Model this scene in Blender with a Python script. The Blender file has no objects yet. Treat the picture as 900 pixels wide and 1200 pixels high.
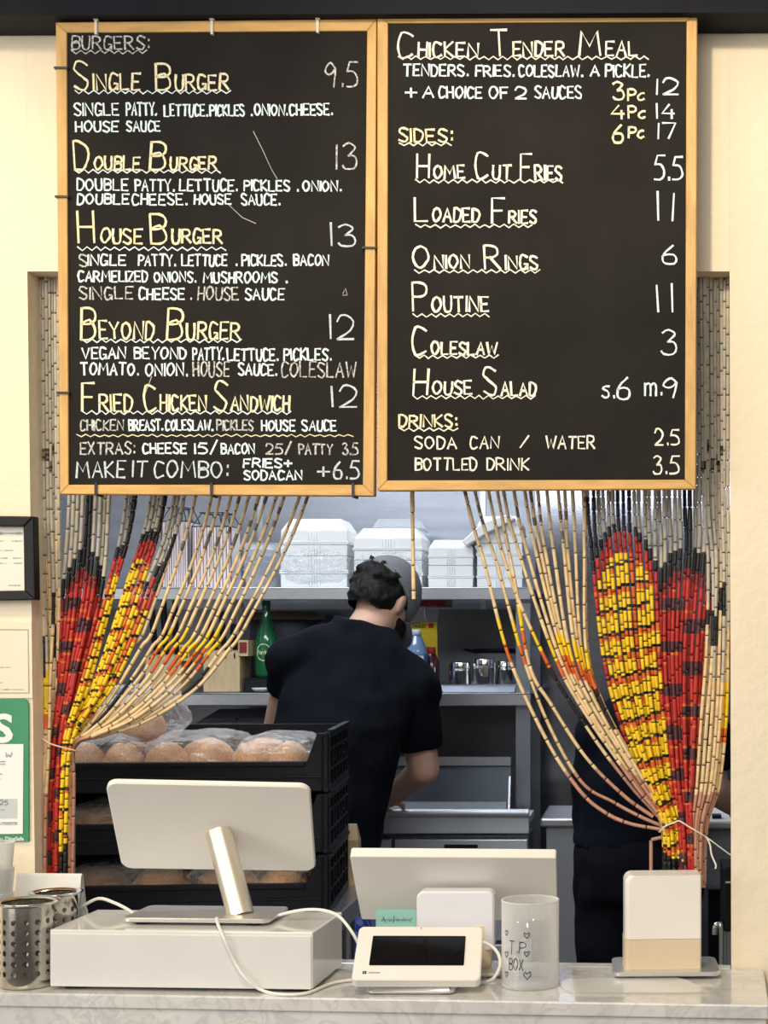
import bpy, bmesh, math, random
from mathutils import Vector, Matrix, Euler, noise as mnoise
random.seed(7)
C = bpy.context.scene.collection
sc = bpy.context.scene
PI = math.pi
# ------------------------------------------------------------------ camera, world, light, exposure
E0, VX, VY, F = 1.4954, 760.0, 750.0, 1800.0        # eye height, vanishing point (px), focal length (px) for a 900x1200 frame
cd = bpy.data.cameras.new('camera'); cam = bpy.data.objects.new('camera', cd); C.objects.link(cam)
cam.location = (0, 0, E0); cam.rotation_euler = (PI/2, 0, 0)
cd.sensor_fit = 'HORIZONTAL'; cd.sensor_width = 36; cd.lens = 36*F/900
cd.shift_x = (450-VX)/900; cd.shift_y = (VY-600)/900; cd.clip_start = .05
sc.camera = cam
w = bpy.data.worlds.new('world'); sc.world = w; w.use_nodes = True
w.node_tree.nodes['Background'].inputs[0].default_value = (1.0, .95, .88, 1)
w.node_tree.nodes['Background'].inputs[1].default_value = .30
sc.view_settings.view_transform = 'Standard'; sc.view_settings.look = 'None'
sc.view_settings.gamma = 1; sc.view_settings.use_curve_mapping = False
sc.view_settings.exposure = 0.0
def light(name, kind, loc, target, energy, color, size=.3, size_y=None, spot=60, blend=.6):
    d = bpy.data.lights.new(name, kind); d.energy = energy; d.color = color
    if kind == 'AREA':
        d.size = size
        if size_y: d.shape = 'RECTANGLE'; d.size_y = size_y
    else: d.shadow_soft_size = size
    if kind == 'SPOT': d.spot_size = math.radians(spot); d.spot_blend = blend
    o = bpy.data.objects.new(name, d); C.objects.link(o); o.location = loc
    o.rotation_euler = (Vector(target)-Vector(loc)).to_track_quat('-Z', 'Y').to_euler()
    return o
# dining side: ceiling panels above the guest, two warm ceiling spots
light('dining_ceiling_panels', 'AREA', (-.9, -.7, 2.85), (-.4, 2.5, 1.25), 60, (1, .95, .88), 2.4, 1.6)
light('left_fill', 'AREA', (-3.2, .3, 1.45), (-.3, 2.45, 1.1), 38, (1, .96, .90), 1.7, 1.5)  # unseen soft fill added at the left to brighten the monitor backs
light('ceiling_spot_a', 'SPOT', (-1.5, 1.75, 2.75), (-1.35, 2.62, 1.9), 46, (1, .80, .48), .05, spot=80, blend=.9)
light('ceiling_spot_b', 'SPOT', (-.45, 1.2, 2.85), (.0, 2.5, 1.7), 78, (1, .82, .56), .06, spot=85, blend=.9)
# kitchen side: fluorescent panels
light('kitchen_panel_a', 'AREA', (-1.2, 3.75, 2.70), (-1.2, 3.9, 0), 24, (.86, .93, 1), 1.2, .5)
light('kitchen_tube_over_opening', 'AREA', (-.45, 2.80, 2.27), (-.45, 5.2, 2.15), 13, (.90, .95, 1), 2.1, .14)
light('kitchen_panel_c', 'AREA', (-1.0, 4.92, 2.60), (-1.0, 5.1, 1.4), 12, (.86, .93, 1), 2.0, .15)

# ------------------------------------------------------------------ materials
def mat(name, col, rough=.5, metal=0, var=0, vscale=8, vscale3=None, bump=0, bscale=60, trans=0, ior=1.45, coat=0, spec=.5, sheen=0):
    m = bpy.data.materials.new(name); m.use_nodes = True
    nt = m.node_tree; b = nt.nodes['Principled BSDF']
    c = (*col, 1)
    b.inputs['Base Color'].default_value = c; b.inputs['Roughness'].default_value = rough
    b.inputs['Metallic'].default_value = metal; b.inputs['IOR'].default_value = ior
    b.inputs['Transmission Weight'].default_value = trans; b.inputs['Coat Weight'].default_value = coat
    b.inputs['Specular IOR Level'].default_value = spec
    if sheen: b.inputs['Sheen Weight'].default_value = sheen
    tc = nt.nodes.new('ShaderNodeTexCoord'); mp = nt.nodes.new('ShaderNodeMapping')
    nt.links.new(tc.outputs['Object'], mp.inputs[0])
    if vscale3: mp.inputs['Scale'].default_value = vscale3
    if var:
        n = nt.nodes.new('ShaderNodeTexNoise'); n.inputs['Scale'].default_value = vscale; n.inputs['Detail'].default_value = 6
        nt.links.new(mp.outputs[0], n.inputs[0])
        mr = nt.nodes.new('ShaderNodeMapRange'); mr.inputs[1].default_value = .3; mr.inputs[2].default_value = .7
        nt.links.new(n.outputs[0], mr.inputs[0])
        mx = nt.nodes.new('ShaderNodeMix'); mx.data_type = 'RGBA'
        mx.inputs[6].default_value = tuple(x*(1-var) for x in col)+(1,); mx.inputs[7].default_value = tuple(min(1, x*(1+var)) for x in col)+(1,)
        nt.links.new(mr.outputs[0], mx.inputs[0]); nt.links.new(mx.outputs[2], b.inputs['Base Color'])
    if bump:
        n2 = nt.nodes.new('ShaderNodeTexNoise'); n2.inputs['Scale'].default_value = bscale; n2.inputs['Detail'].default_value = 4
        nt.links.new(mp.outputs[0], n2.inputs[0])
        bp = nt.nodes.new('ShaderNodeBump'); bp.inputs['Strength'].default_value = bump; bp.inputs['Distance'].default_value = .01
        nt.links.new(n2.outputs[0], bp.inputs['Height']); nt.links.new(bp.outputs[0], b.inputs['Normal'])
    return m
def clear(name, tint=(1, 1, 1), a=.25, rough=.06, bump=0, bscale=30, metalc=(1, 1, 1)):
    """thin clear plastic: mostly see-through, with gloss"""
    m = bpy.data.materials.new(name); m.use_nodes = True; nt = m.node_tree; nt.nodes.clear()
    out = nt.nodes.new('ShaderNodeOutputMaterial'); mx = nt.nodes.new('ShaderNodeMixShader')
    t = nt.nodes.new('ShaderNodeBsdfTransparent'); t.inputs[0].default_value = (*tint, 1)
    g = nt.nodes.new('ShaderNodeBsdfPrincipled'); g.inputs['Base Color'].default_value = (*metalc, 1); g.inputs['Roughness'].default_value = rough
    g.inputs['Specular IOR Level'].default_value = 1.0; g.inputs['Alpha'].default_value = 1
    lw = nt.nodes.new('ShaderNodeLayerWeight'); lw.inputs[0].default_value = .35
    mr = nt.nodes.new('ShaderNodeMapRange'); mr.inputs[3].default_value = a*.45; mr.inputs[4].default_value = min(1, a*2.4)
    nt.links.new(lw.outputs['Facing'], mr.inputs[0]); nt.links.new(mr.outputs[0], mx.inputs[0])
    nt.links.new(t.outputs[0], mx.inputs[1]); nt.links.new(g.outputs[0], mx.inputs[2]); nt.links.new(mx.outputs[0], out.inputs[0])
    if bump:
        tc = nt.nodes.new('ShaderNodeTexCoord'); n2 = nt.nodes.new('ShaderNodeTexNoise'); n2.inputs['Scale'].default_value = bscale
        n2.inputs['Detail'].default_value = 3; n2.inputs['Distortion'].default_value = 1.5
        nt.links.new(tc.outputs['Object'], n2.inputs[0]); bp = nt.nodes.new('ShaderNodeBump'); bp.inputs['Strength'].default_value = bump; bp.inputs['Distance'].default_value = .02
        nt.links.new(n2.outputs[0], bp.inputs['Height']); nt.links.new(bp.outputs[0], g.inputs['Normal']); nt.links.new(bp.outputs[0], lw.inputs['Normal'])
    return m
M = {}
M['wall'] = mat('cream_paint', (.86, .76, .58), .75, bump=.20, bscale=62, var=.03, vscale=5)
M['kceil'] = mat('kitchen_ceiling', (.7, .7, .7), .8, var=.03)
M['floor'] = mat('floor_tile', (.12, .11, .11), .6, var=.15)
M['black_beam'] = mat('black_beam', (.008, .009, .014), .7, var=.2, bump=.1, spec=.2)
M['steel_wall'] = mat('brushed_steel_wall', (.27, .29, .34), .32, .85, var=.10, vscale=3, vscale3=(1, 1, 12), bump=.05, bscale=40)
M['steel'] = mat('brushed_steel', (.46, .48, .53), .30, .9, var=.08, vscale=20, vscale3=(1, 1, 8))
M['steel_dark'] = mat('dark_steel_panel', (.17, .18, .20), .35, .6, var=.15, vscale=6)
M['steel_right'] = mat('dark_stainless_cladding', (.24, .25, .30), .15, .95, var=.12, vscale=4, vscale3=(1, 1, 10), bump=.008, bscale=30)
M['post'] = mat('post_steel', (.24, .26, .30), .35, .7, var=.1)
M['steel_bright'] = mat('drawer_steel', (.60, .64, .70), .35, .45, var=.06)
M['chrome'] = mat('polished_steel', (.68, .67, .65), .14, 1, var=.04)
M['marble'] = mat('marble_counter', (.68, .67, .65), .12, var=.10, vscale=9, coat=.3)
def veins(m):
    nt = m.node_tree; b = nt.nodes['Principled BSDF']; old = b.inputs['Base Color'].links[0].from_socket
    tc = nt.nodes.new('ShaderNodeTexCoord'); n = nt.nodes.new('ShaderNodeTexNoise'); n.inputs['Scale'].default_value = 20; n.inputs['Detail'].default_value = 9; n.inputs['Distortion'].default_value = 1.2
    nt.links.new(tc.outputs['Object'], n.inputs[0])
    cr = nt.nodes.new('ShaderNodeValToRGB'); e = cr.color_ramp.elements
    e[0].position = .44; e[0].color = (0, 0, 0, 1); e[1].position = .56; e[1].color = (0, 0, 0, 1); k = e.new(.5); k.color = (1, 1, 1, 1)
    nt.links.new(n.outputs[0], cr.inputs[0])
    n3 = nt.nodes.new('ShaderNodeTexNoise'); n3.inputs['Scale'].default_value = 40; nt.links.new(tc.outputs['Object'], n3.inputs[0])
    mu = nt.nodes.new('ShaderNodeMath'); mu.operation = 'MULTIPLY'; nt.links.new(cr.outputs[0], mu.inputs[0]); nt.links.new(n3.outputs[0], mu.inputs[1])
    mx = nt.nodes.new('ShaderNodeMix'); mx.data_type = 'RGBA'; mx.inputs[7].default_value = (.48, .47, .45, 1)
    nt.links.new(mu.outputs[0], mx.inputs[0]); nt.links.new(old, mx.inputs[6]); nt.links.new(mx.outputs[2], b.inputs['Base Color'])
veins(M['marble'])
M['frame'] = mat('pine_frame', (.60, .36, .12), .5, var=.18, vscale=14, vscale3=(6, 6, 1), bump=.08, bscale=50)
M['frame_top'] = mat('pine_frame_across', (.60, .36, .12), .5, var=.18, vscale=14, vscale3=(1, 6, 6), bump=.08, bscale=50)
M['chalkboard'] = mat('chalkboard', (.0135, .0115, .0105), .7, var=.30, vscale=6, spec=.18)
def chalk(name, col, lo):
    m = mat(name, col, .9, var=.0)
    nt = m.node_tree; b = nt.nodes['Principled BSDF']
    tc = nt.nodes.new('ShaderNodeTexCoord'); n = nt.nodes.new('ShaderNodeTexNoise'); n.inputs['Scale'].default_value = 260; n.inputs['Detail'].default_value = 3
    nt.links.new(tc.outputs['Object'], n.inputs[0]); mr = nt.nodes.new('ShaderNodeMapRange')
    mr.inputs[1].default_value = .35; mr.inputs[2].default_value = .6; mr.inputs[3].default_value = lo; mr.inputs[4].default_value = 1
    nt.links.new(n.outputs[0], mr.inputs[0]); nt.links.new(mr.outputs[0], b.inputs['Alpha'])
    return m
M['chalk_cream'] = chalk('chalk_cream', (.95, .86, .58), .75)
M['chalk_white'] = chalk('chalk_white', (.80, .95, 1.0), .85)
M['chalk_warm'] = chalk('chalk_warm', (.95, .92, .80), .85)
M['chalk_faint'] = chalk('chalk_faint', (.66, .68, .66), .35)
M['chalk_blue'] = chalk('chalk_blue', (.62, .72, .76), .7)
M['chalk_smudge'] = mat('chalk_smudge', (.5, .5, .5), .9)
M['black'] = mat('black_plastic', (.008, .009, .013), .45, bump=.05, spec=.3)
M['black_gloss'] = mat('black_glass', (.004, .004, .005), .06, coat=.5)
M['crate'] = mat('crate_plastic', (.006, .007, .012), .45, var=.2, bump=.08, spec=.22)
M['white_plastic'] = mat('white_plastic', (.86, .82, .76), .28, var=.01)
M['white_gloss'] = mat('white_gloss', (.78, .77, .75), .12, coat=.3, var=.01)
M['white_metal'] = mat('pale_metal_box', (.72, .71, .69), .4, var=.02, bump=.02, bscale=200)
M['pale_block'] = mat('pale_block', (.78, .78, .84), .3, var=.01)
M['tan'] = mat('tan_plastic', (.70, .58, .40), .4, var=.04)
M['silver'] = mat('silver_aluminium', (.72, .71, .70), .32, .8, var=.02)
M['gold_silver'] = mat('champagne_aluminium', (.80, .74, .60), .32, .75, var=.03)
M['rubber'] = mat('rubber_foot', (.015, .015, .015), .8, var=.1)
M['cable'] = mat('white_cable', (.85, .83, .78), .4, var=.01)
M['teal_note'] = mat('teal_note', (.38, .72, .62), .8, var=.04)
M['ink'] = mat('dark_ink', (.02, .02, .03), .6, var=.1)
M['ink_soft'] = mat('grey_ink', (.18, .2, .22), .8, var=.1)
M['paper'] = mat('white_paper', (.80, .78, .70), .8, var=.02)
M['paper_line'] = mat('paper_line', (.35, .34, .30), .8, var=.05)
M['green_sign'] = mat('green_sign', (.045, .26, .13), .55, var=.12, vscale=12)
M['white_sign'] = mat('sign_white', (.85, .86, .84), .6, var=.01)
M['frame_black'] = mat('black_frame', (.006, .006, .007), .4, var=.2, spec=.3)
M['foam'] = mat('white_foam', (.82, .83, .83), .7, bump=.03, bscale=180, var=.02)
M['skin'] = mat('skin', (.56, .33, .24), .55, var=.08, vscale=20, bump=.04, bscale=120)
M['hair'] = mat('dark_hair', (.008, .007, .006), .6, var=.4, vscale=40, bump=.6, bscale=55, spec=.2)
M['shirt'] = mat('navy_black_cotton', (.003, .004, .0075), .9, var=.2, vscale=9, bump=1.0, bscale=13, spec=.15)
M['shirt2'] = mat('dark_navy_cotton', (.003, .0045, .010), .9, var=.2, vscale=9, bump=.5, bscale=9, spec=.12)
M['trousers'] = mat('dark_denim', (.004, .005, .009), .85, spec=.12, var=.3, vscale=14, bump=.3, bscale=14)
for k_ in ('shirt', 'shirt2'):
    mp_ = M[k_].node_tree.nodes['Mapping']; mp_.inputs['Rotation'].default_value = (0, -.62, 0); mp_.inputs['Scale'].default_value = (1.5, 1, .28)
M['cap'] = mat('grey_cap', (.15, .15, .165), .8, var=.1, vscale=60, bump=.1, bscale=200)
M['shoe'] = mat('black_shoe', (.01, .01, .01), .5, var=.2)
M['wood'] = mat('pale_wood_block', (.62, .46, .27), .5, var=.12, vscale=10, vscale3=(8, 8, 1))
M['maroon'] = mat('maroon_plastic', (.22, .015, .02), .4, var=.1)
M['green_glass'] = mat('green_glass', (.01, .12, .045), .08, coat=.5, var=.15)
M['label_green'] = mat('label_pale_green', (.55, .68, .40), .6, var=.05)
M['yellow_card'] = mat('yellow_card', (.85, .62, .02), .6, var=.03)
M['red_card'] = mat('red_card', (.5, .04, .02), .6, var=.05)
M['water'] = mat('blue_bottle', (.16, .27, .46), .08, coat=.6, var=.12, vscale=30)
M['blue_label'] = mat('blue_label', (.06, .14, .45), .5, var=.05)
M['white_cap'] = mat('pale_blue_cap', (.6, .68, .78), .4, var=.02)
M['blue_bag'] = mat('blue_plastic_bag', (.01, .035, .30), .25, var=.3, bump=.6, bscale=14)
M['grey_bin'] = mat('grey_bin', (.24, .25, .27), .5, var=.05)
M['appliance'] = mat('grey_blue_appliance', (.40, .44, .50), .4, var=.05)
M['bun'] = mat('bread_crust', (.64, .35, .17), .55, var=.22, vscale=12, bump=.15, bscale=50)
M['bun_dark'] = mat('brown_crust', (.50, .25, .10), .55, var=.25, vscale=12, bump=.15, bscale=50)
M['film'] = clear('clear_bag_film', (.97, .98, 1), .21, .10, bump=1.0, bscale=20)
M['film_stack'] = clear('wrapping_film', (.97, .98, 1), .20, .08, bump=1.0, bscale=45)
M['acrylic'] = clear('clear_acrylic', (.92, .93, .93), .34, .06)
M['clear_lid'] = clear('clear_lid_plastic', (.85, .88, .92), .40, .1)
M['clear_sheet'] = clear('clear_sheet', (.84, .83, .80), .34, .08)
M['cord'] = mat('tie_cord', (.72, .52, .38), .8, var=.1)
M['white_cord'] = mat('white_cord', (.82, .80, .72), .8, var=.05)
M['zip_white'] = mat('white_zip_tie', (.72, .68, .60), .5, var=.03)
M['zip_black'] = mat('black_zip_tie', (.02, .025, .035), .5, var=.03)
M['stripe_bag'] = mat('striped_paper', (.8, .78, .78), .7, var=.03)
M['stripe_red'] = mat('maroon_stripe', (.30, .10, .10), .7, var=.05)
M['tile'] = mat('white_tile', (.66, .62, .58), .25, var=.02)
M['brown_paper'] = mat('brown_paper', (.55, .42, .26), .8, var=.08)
# bamboo colours; the pale tone paints board and wall shade onto upper strands
BC = ['natural', 'pale', 'black', 'red', 'dred', 'yellow', 'orange', 'navy', 'pink', 'joint', 'burnt']
BM = [mat('bamboo_natural', (.76, .57, .32), .45, var=.18, vscale=70), mat('bamboo_shade_grey', (.50, .46, .38), .5, var=.12, vscale=70),
      mat('bamboo_black', (.012, .011, .011), .4, var=.2), mat('bamboo_red', (.46, .028, .020), .4, var=.18, vscale=80),
      mat('bamboo_dark_red', (.20, .012, .010), .4, var=.2), mat('bamboo_yellow', (.86, .58, .015), .4, var=.12, vscale=80),
      mat('bamboo_orange', (.66, .13, .02), .4, var=.2, vscale=80), mat('bamboo_navy', (.075, .022, .030), .4, var=.2),
      mat('bamboo_pink', (.52, .27, .18), .5, var=.15, vscale=70), mat('bamboo_joint', (.05, .028, .014), .6, var=.2),
      mat('bamboo_burnt', (.20, .15, .10), .5, var=.3, vscale=60)]
BI = {n: i for i, n in enumerate(BC)}
def perforated():
    m = mat('perforated_steel', (.66, .62, .55), .16, 1, var=.03); nt = m.node_tree; b = nt.nodes['Principled BSDF']
    tc = nt.nodes.new('ShaderNodeTexCoord'); sp = nt.nodes.new('ShaderNodeSeparateXYZ'); nt.links.new(tc.outputs['Object'], sp.inputs[0])
    def mth(op, a, b2=None, c2=None):
        n = nt.nodes.new('ShaderNodeMath'); n.operation = op
        for k, v in enumerate((a, b2, c2)):
            if v is None: continue
            if isinstance(v, (int, float)): n.inputs[k].default_value = v
            else: nt.links.new(v, n.inputs[k])
        return n.outputs[0]
    th = mth('ARCTAN2', sp.outputs[1], sp.outputs[0])
    a = mth('MULTIPLY', th, 14/(2*PI)); fa = mth('SUBTRACT', mth('FRACT', mth('ADD', a, 100.3)), .5)
    da = mth('MULTIPLY', fa, 2*PI*.041/14)
    zz = mth('DIVIDE', sp.outputs[2], .0162); fz = mth('SUBTRACT', mth('FRACT', zz), .5); dz = mth('MULTIPLY', fz, .0162)
    d = mth('SQRT', mth('ADD', mth('MULTIPLY', da, da), mth('MULTIPLY', dz, dz)))
    hole = mth('LESS_THAN', d, .0043)
    hole = mth('MULTIPLY', hole, mth('GREATER_THAN', sp.outputs[2], .020)); hole = mth('MULTIPLY', hole, mth('LESS_THAN', sp.outputs[2], .118))
    nt.links.new(mth('SUBTRACT', 1, hole), b.inputs['Alpha'])
    return m
M['perf'] = perforated()

# ------------------------------------------------------------------ helpers
def at(px, py, Y): return Vector(((px-VX)*Y/F, Y, E0-(py-VY)*Y/F))
KW = -.0685                                              # the counter wall is turned a little: Y = Y0 + KW*X
WN = Vector((-KW, 1, 0)).normalized(); WX = Vector((1, KW, 0)).normalized()
def Pw(px, py, Y0): return at(px, py, Y0/(1-KW*(px-VX)/F))
YAW = math.atan(KW)
class MB:
    def __init__(s): s.v = []; s.f = []; s.m = []; s.sm = []
    def add(s, vs, fs, mi=0, smooth=False, M_=None):
        o = len(s.v)
        s.v += [(M_ @ Vector(v)) if M_ is not None else Vector(v) for v in vs]
        for f in fs: s.f.append([o+i for i in f]); s.m.append(mi); s.sm.append(smooth)
        return s
    def box(s, c, d, mi=0, M_=None):
        x, y, z = (q/2 for q in d); c = Vector(c)
        vs = [c+Vector((a*x, b*y, e*z)) for a in (-1, 1) for b in (-1, 1) for e in (-1, 1)]
        return s.add(vs, [(0, 1, 3, 2), (4, 6, 7, 5), (0, 4, 5, 1), (2, 3, 7, 6), (0, 2, 6, 4), (1, 5, 7, 3)], mi, False, M_)
    def slab(s, pts, dv, mi=0):
        """polygon pts (world) extruded by the vector dv"""
        n = len(pts); dv = Vector(dv); vs = [Vector(p) for p in pts]+[Vector(p)+dv for p in pts]
        return s.add(vs, [list(range(n)), list(range(2*n-1, n-1, -1))]+[(i, i+n, (i+1) % n+n, (i+1) % n) for i in range(n)], mi)
    def rbox(s, c, d, r=.01, seg=4, mi=0, M_=None, axis='y', edge=0.0):
        """box rounded at the four corners seen along `axis`, with an optional edge chamfer"""
        ax = 'xyz'.index(axis); o = [i for i in range(3) if i != ax]
        hw, hh, hd = d[o[0]]/2, d[o[1]]/2, d[ax]/2
        def outline(r_, ins):
            pts = []
            for k, (sx, sy) in enumerate(((1, 1), (-1, 1), (-1, -1), (1, -1))):
                for q in range(seg+1):
                    a = (k+q/seg)*PI/2
                    pts.append((sx*(hw-r)+math.cos(a)*(r-ins), sy*(hh-r)+math.sin(a)*(r-ins)))
            return pts
        rings = [(-hd, edge), (-hd+edge, 0), (hd-edge, 0), (hd, edge)] if edge else [(-hd, 0), (hd, 0)]
        vs = []
        for t, ins in rings:
            for p in outline(r, min(ins, r*.95)):
                v = [0, 0, 0]; v[ax] = t; v[o[0]] = p[0]; v[o[1]] = p[1]; vs.append(Vector(v)+Vector(c))
        n = 4*(seg+1); fs = [list(range(n)), list(range(len(vs)-1, len(vs)-n-1, -1))]
        for k in range(len(rings)-1):
            fs += [(k*n+i, (k+1)*n+i, (k+1)*n+(i+1) % n, k*n+(i+1) % n) for i in range(n)]
        return s.add(vs, fs, mi, False, M_)
    def lathe(s, prof, n=24, mi=0, M_=None, cap=True, smooth=True):
        vs = []; fs = []
        for r, z in prof: vs += [(r*math.cos(2*PI*i/n), r*math.sin(2*PI*i/n), z) for i in range(n)]
        for k in range(len(prof)-1): fs += [(k*n+i, k*n+(i+1) % n, (k+1)*n+(i+1) % n, (k+1)*n+i) for i in range(n)]
        s.add(vs, fs, mi, smooth, M_)
        if cap:
            b = len(s.v)-len(vs)
            s.f.append([b+i for i in range(n)][::-1]); s.m.append(mi); s.sm.append(False)
            s.f.append([b+len(vs)-n+i for i in range(n)]); s.m.append(mi); s.sm.append(False)
        return s
    def tube(s, pts, r, n=8, mi=0, cap=True):
        pts = [Vector(p) for p in pts]; vs = []; fs = []; up = None
        rr = r if isinstance(r, (list, tuple)) else [r]*len(pts)
        for i, p in enumerate(pts):
            t = (pts[min(i+1, len(pts)-1)]-pts[max(i-1, 0)]).normalized()
            if up is None:
                up = t.orthogonal().normalized()
            up = (up-t*up.dot(t)); up = up.normalized() if up.length > 1e-6 else t.orthogonal().normalized()
            b = t.cross(up)
            vs += [p+(up*math.cos(2*PI*k/n)+b*math.sin(2*PI*k/n))*rr[i] for k in range(n)]
        for i in range(len(pts)-1): fs += [(i*n+k, i*n+(k+1) % n, (i+1)*n+(k+1) % n, (i+1)*n+k) for k in range(n)]
        s.add(vs, fs, mi, True)
        if cap: s.add(vs[:n], [list(range(n))[::-1]], mi); s.add(vs[-n:], [list(range(n))], mi)
        return s
    def loft(s, secs, n=20, mi=0, smooth=True):
        """sections (centre, half-width vector, half-depth vector)"""
        vs = []; fs = []
        for c, a, b in secs: vs += [Vector(c)+Vector(a)*math.cos(2*PI*k/n)+Vector(b)*math.sin(2*PI*k/n) for k in range(n)]
        for i in range(len(secs)-1): fs += [(i*n+k, i*n+(k+1) % n, (i+1)*n+(k+1) % n, (i+1)*n+k) for k in range(n)]
        fs += [list(range(n))[::-1], list(range(len(vs)-n, len(vs)))]
        return s.add(vs, fs, mi, smooth)
    def ell(s, c, r, n=20, mi=0, M_=None, R=None):
        vs = []; fs = []; k = n//2
        for i in range(k+1):
            a = PI*i/k
            for j in range(n):
                v = Vector((r[0]*math.sin(a)*math.cos(2*PI*j/n), r[1]*math.sin(a)*math.sin(2*PI*j/n), r[2]*math.cos(a)))
                vs.append(Vector(c)+((R @ v) if R is not None else v))
        for i in range(k): fs += [(i*n+j, (i+1)*n+j, (i+1)*n+(j+1) % n, i*n+(j+1) % n) for j in range(n)]
        return s.add(vs, fs, mi, True, M_)
    def cap(s, p, q, r1, r2, n=14, flat=(False, False)):
        """tapered capsule between p and q"""
        p = Vector(p); q = Vector(q); t = (q-p).normalized(); u = t.orthogonal().normalized(); b = t.cross(u); rings = []
        if not flat[0]:
            for k in range(1, 5): a = PI/2*(1-k/4); rings.append((p-t*r1*math.sin(a), max(r1*math.cos(a), r1*.05)))
        else: rings.append((p, r1))
        if not flat[1]:
            for k in range(0, 5): a = PI/2*k/4; rings.append((q+t*r2*math.sin(a), max(r2*math.cos(a), r2*.05)))
        else: rings.append((q, r2))
        return s.loft([(c, u*r, b*r) for c, r in rings], n)
    def build(s, name, mats, parent=None, local=False):
        me = bpy.data.meshes.new(name); vs = s.v; off = Vector((0, 0, 0))
        if parent is not None and not local:
            inv = wm(parent).inverted(); vs = [inv @ v for v in vs]
        elif parent is None and not local:
            lo = [min(v[i] for v in vs) for i in range(3)]; hi = [max(v[i] for v in vs) for i in range(3)]
            off = Vector(((lo[0]+hi[0])/2, (lo[1]+hi[1])/2, lo[2])); vs = [v-off for v in vs]
        me.from_pydata([tuple(v) for v in vs], [], s.f)
        for m_ in (mats if isinstance(mats, (list, tuple)) else [mats]): me.materials.append(m_)
        me.polygons.foreach_set('material_index', s.m); me.polygons.foreach_set('use_smooth', s.sm)
        bm = bmesh.new(); bm.from_mesh(me); bmesh.ops.recalc_face_normals(bm, faces=bm.faces); bm.to_mesh(me); bm.free()
        o = bpy.data.objects.new(name, me); C.objects.link(o)
        if parent is not None: o.parent = parent
        else: o.location = off
        return o
def wm(o):
    m = Matrix.LocRotScale(o.location, o.rotation_euler, o.scale)
    return wm(o.parent) @ m if o.parent else m
def tag(o, label=None, cat=None, group=None, kind=None):
    if label: o['label'] = label
    if cat: o['category'] = cat
    if group: o['group'] = group
    if kind: o['kind'] = kind
    return o
def thing(name, label, cat, loc=(0, 0, 0), rz=0, group=None, rot=None):
    o = bpy.data.objects.new(name, None); C.objects.link(o); o.empty_display_size = .05
    o.location = loc; o.rotation_euler = rot if rot is not None else (0, 0, rz)
    return tag(o, label, cat, group)
def dup(root, loc, rz=None, label=None, group=None):
    def cp(o, par):
        c = o.copy(); C.objects.link(c); c.parent = par
        for ch in [x for x in C.objects if x.parent == o]: cp(ch, c)
        return c
    r = root.copy(); C.objects.link(r); r.location = loc
    for ch in [x for x in C.objects if x.parent == root]: cp(ch, r)
    if rz is not None: r.rotation_euler = (0, 0, rz)
    return tag(r, label, None, group)
def bevel(o, w_=.004, seg=2):
    m = o.modifiers.new('bevel', 'BEVEL'); m.width = w_; m.segments = seg; m.limit_method = 'ANGLE'; m.angle_limit = math.radians(40)
    return o
def crom(pts, step):
    """Catmull-Rom through pts, resampled about every `step`"""
    pts = [Vector(p) for p in pts]; out = []
    P_ = [pts[0]*2-pts[1]]+pts+[pts[-1]*2-pts[-2]]
    for i in range(1, len(P_)-2):
        a, b, c, d = P_[i-1:i+3]; n = max(2, int((c-b).length/step))
        for k in range(n):
            t = k/n
            out.append(.5*((2*b)+(c-a)*t+(2*a-5*b+4*c-d)*t*t+(3*b-a-3*c+d)*t**3))
    out.append(pts[-1]); return out

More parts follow.
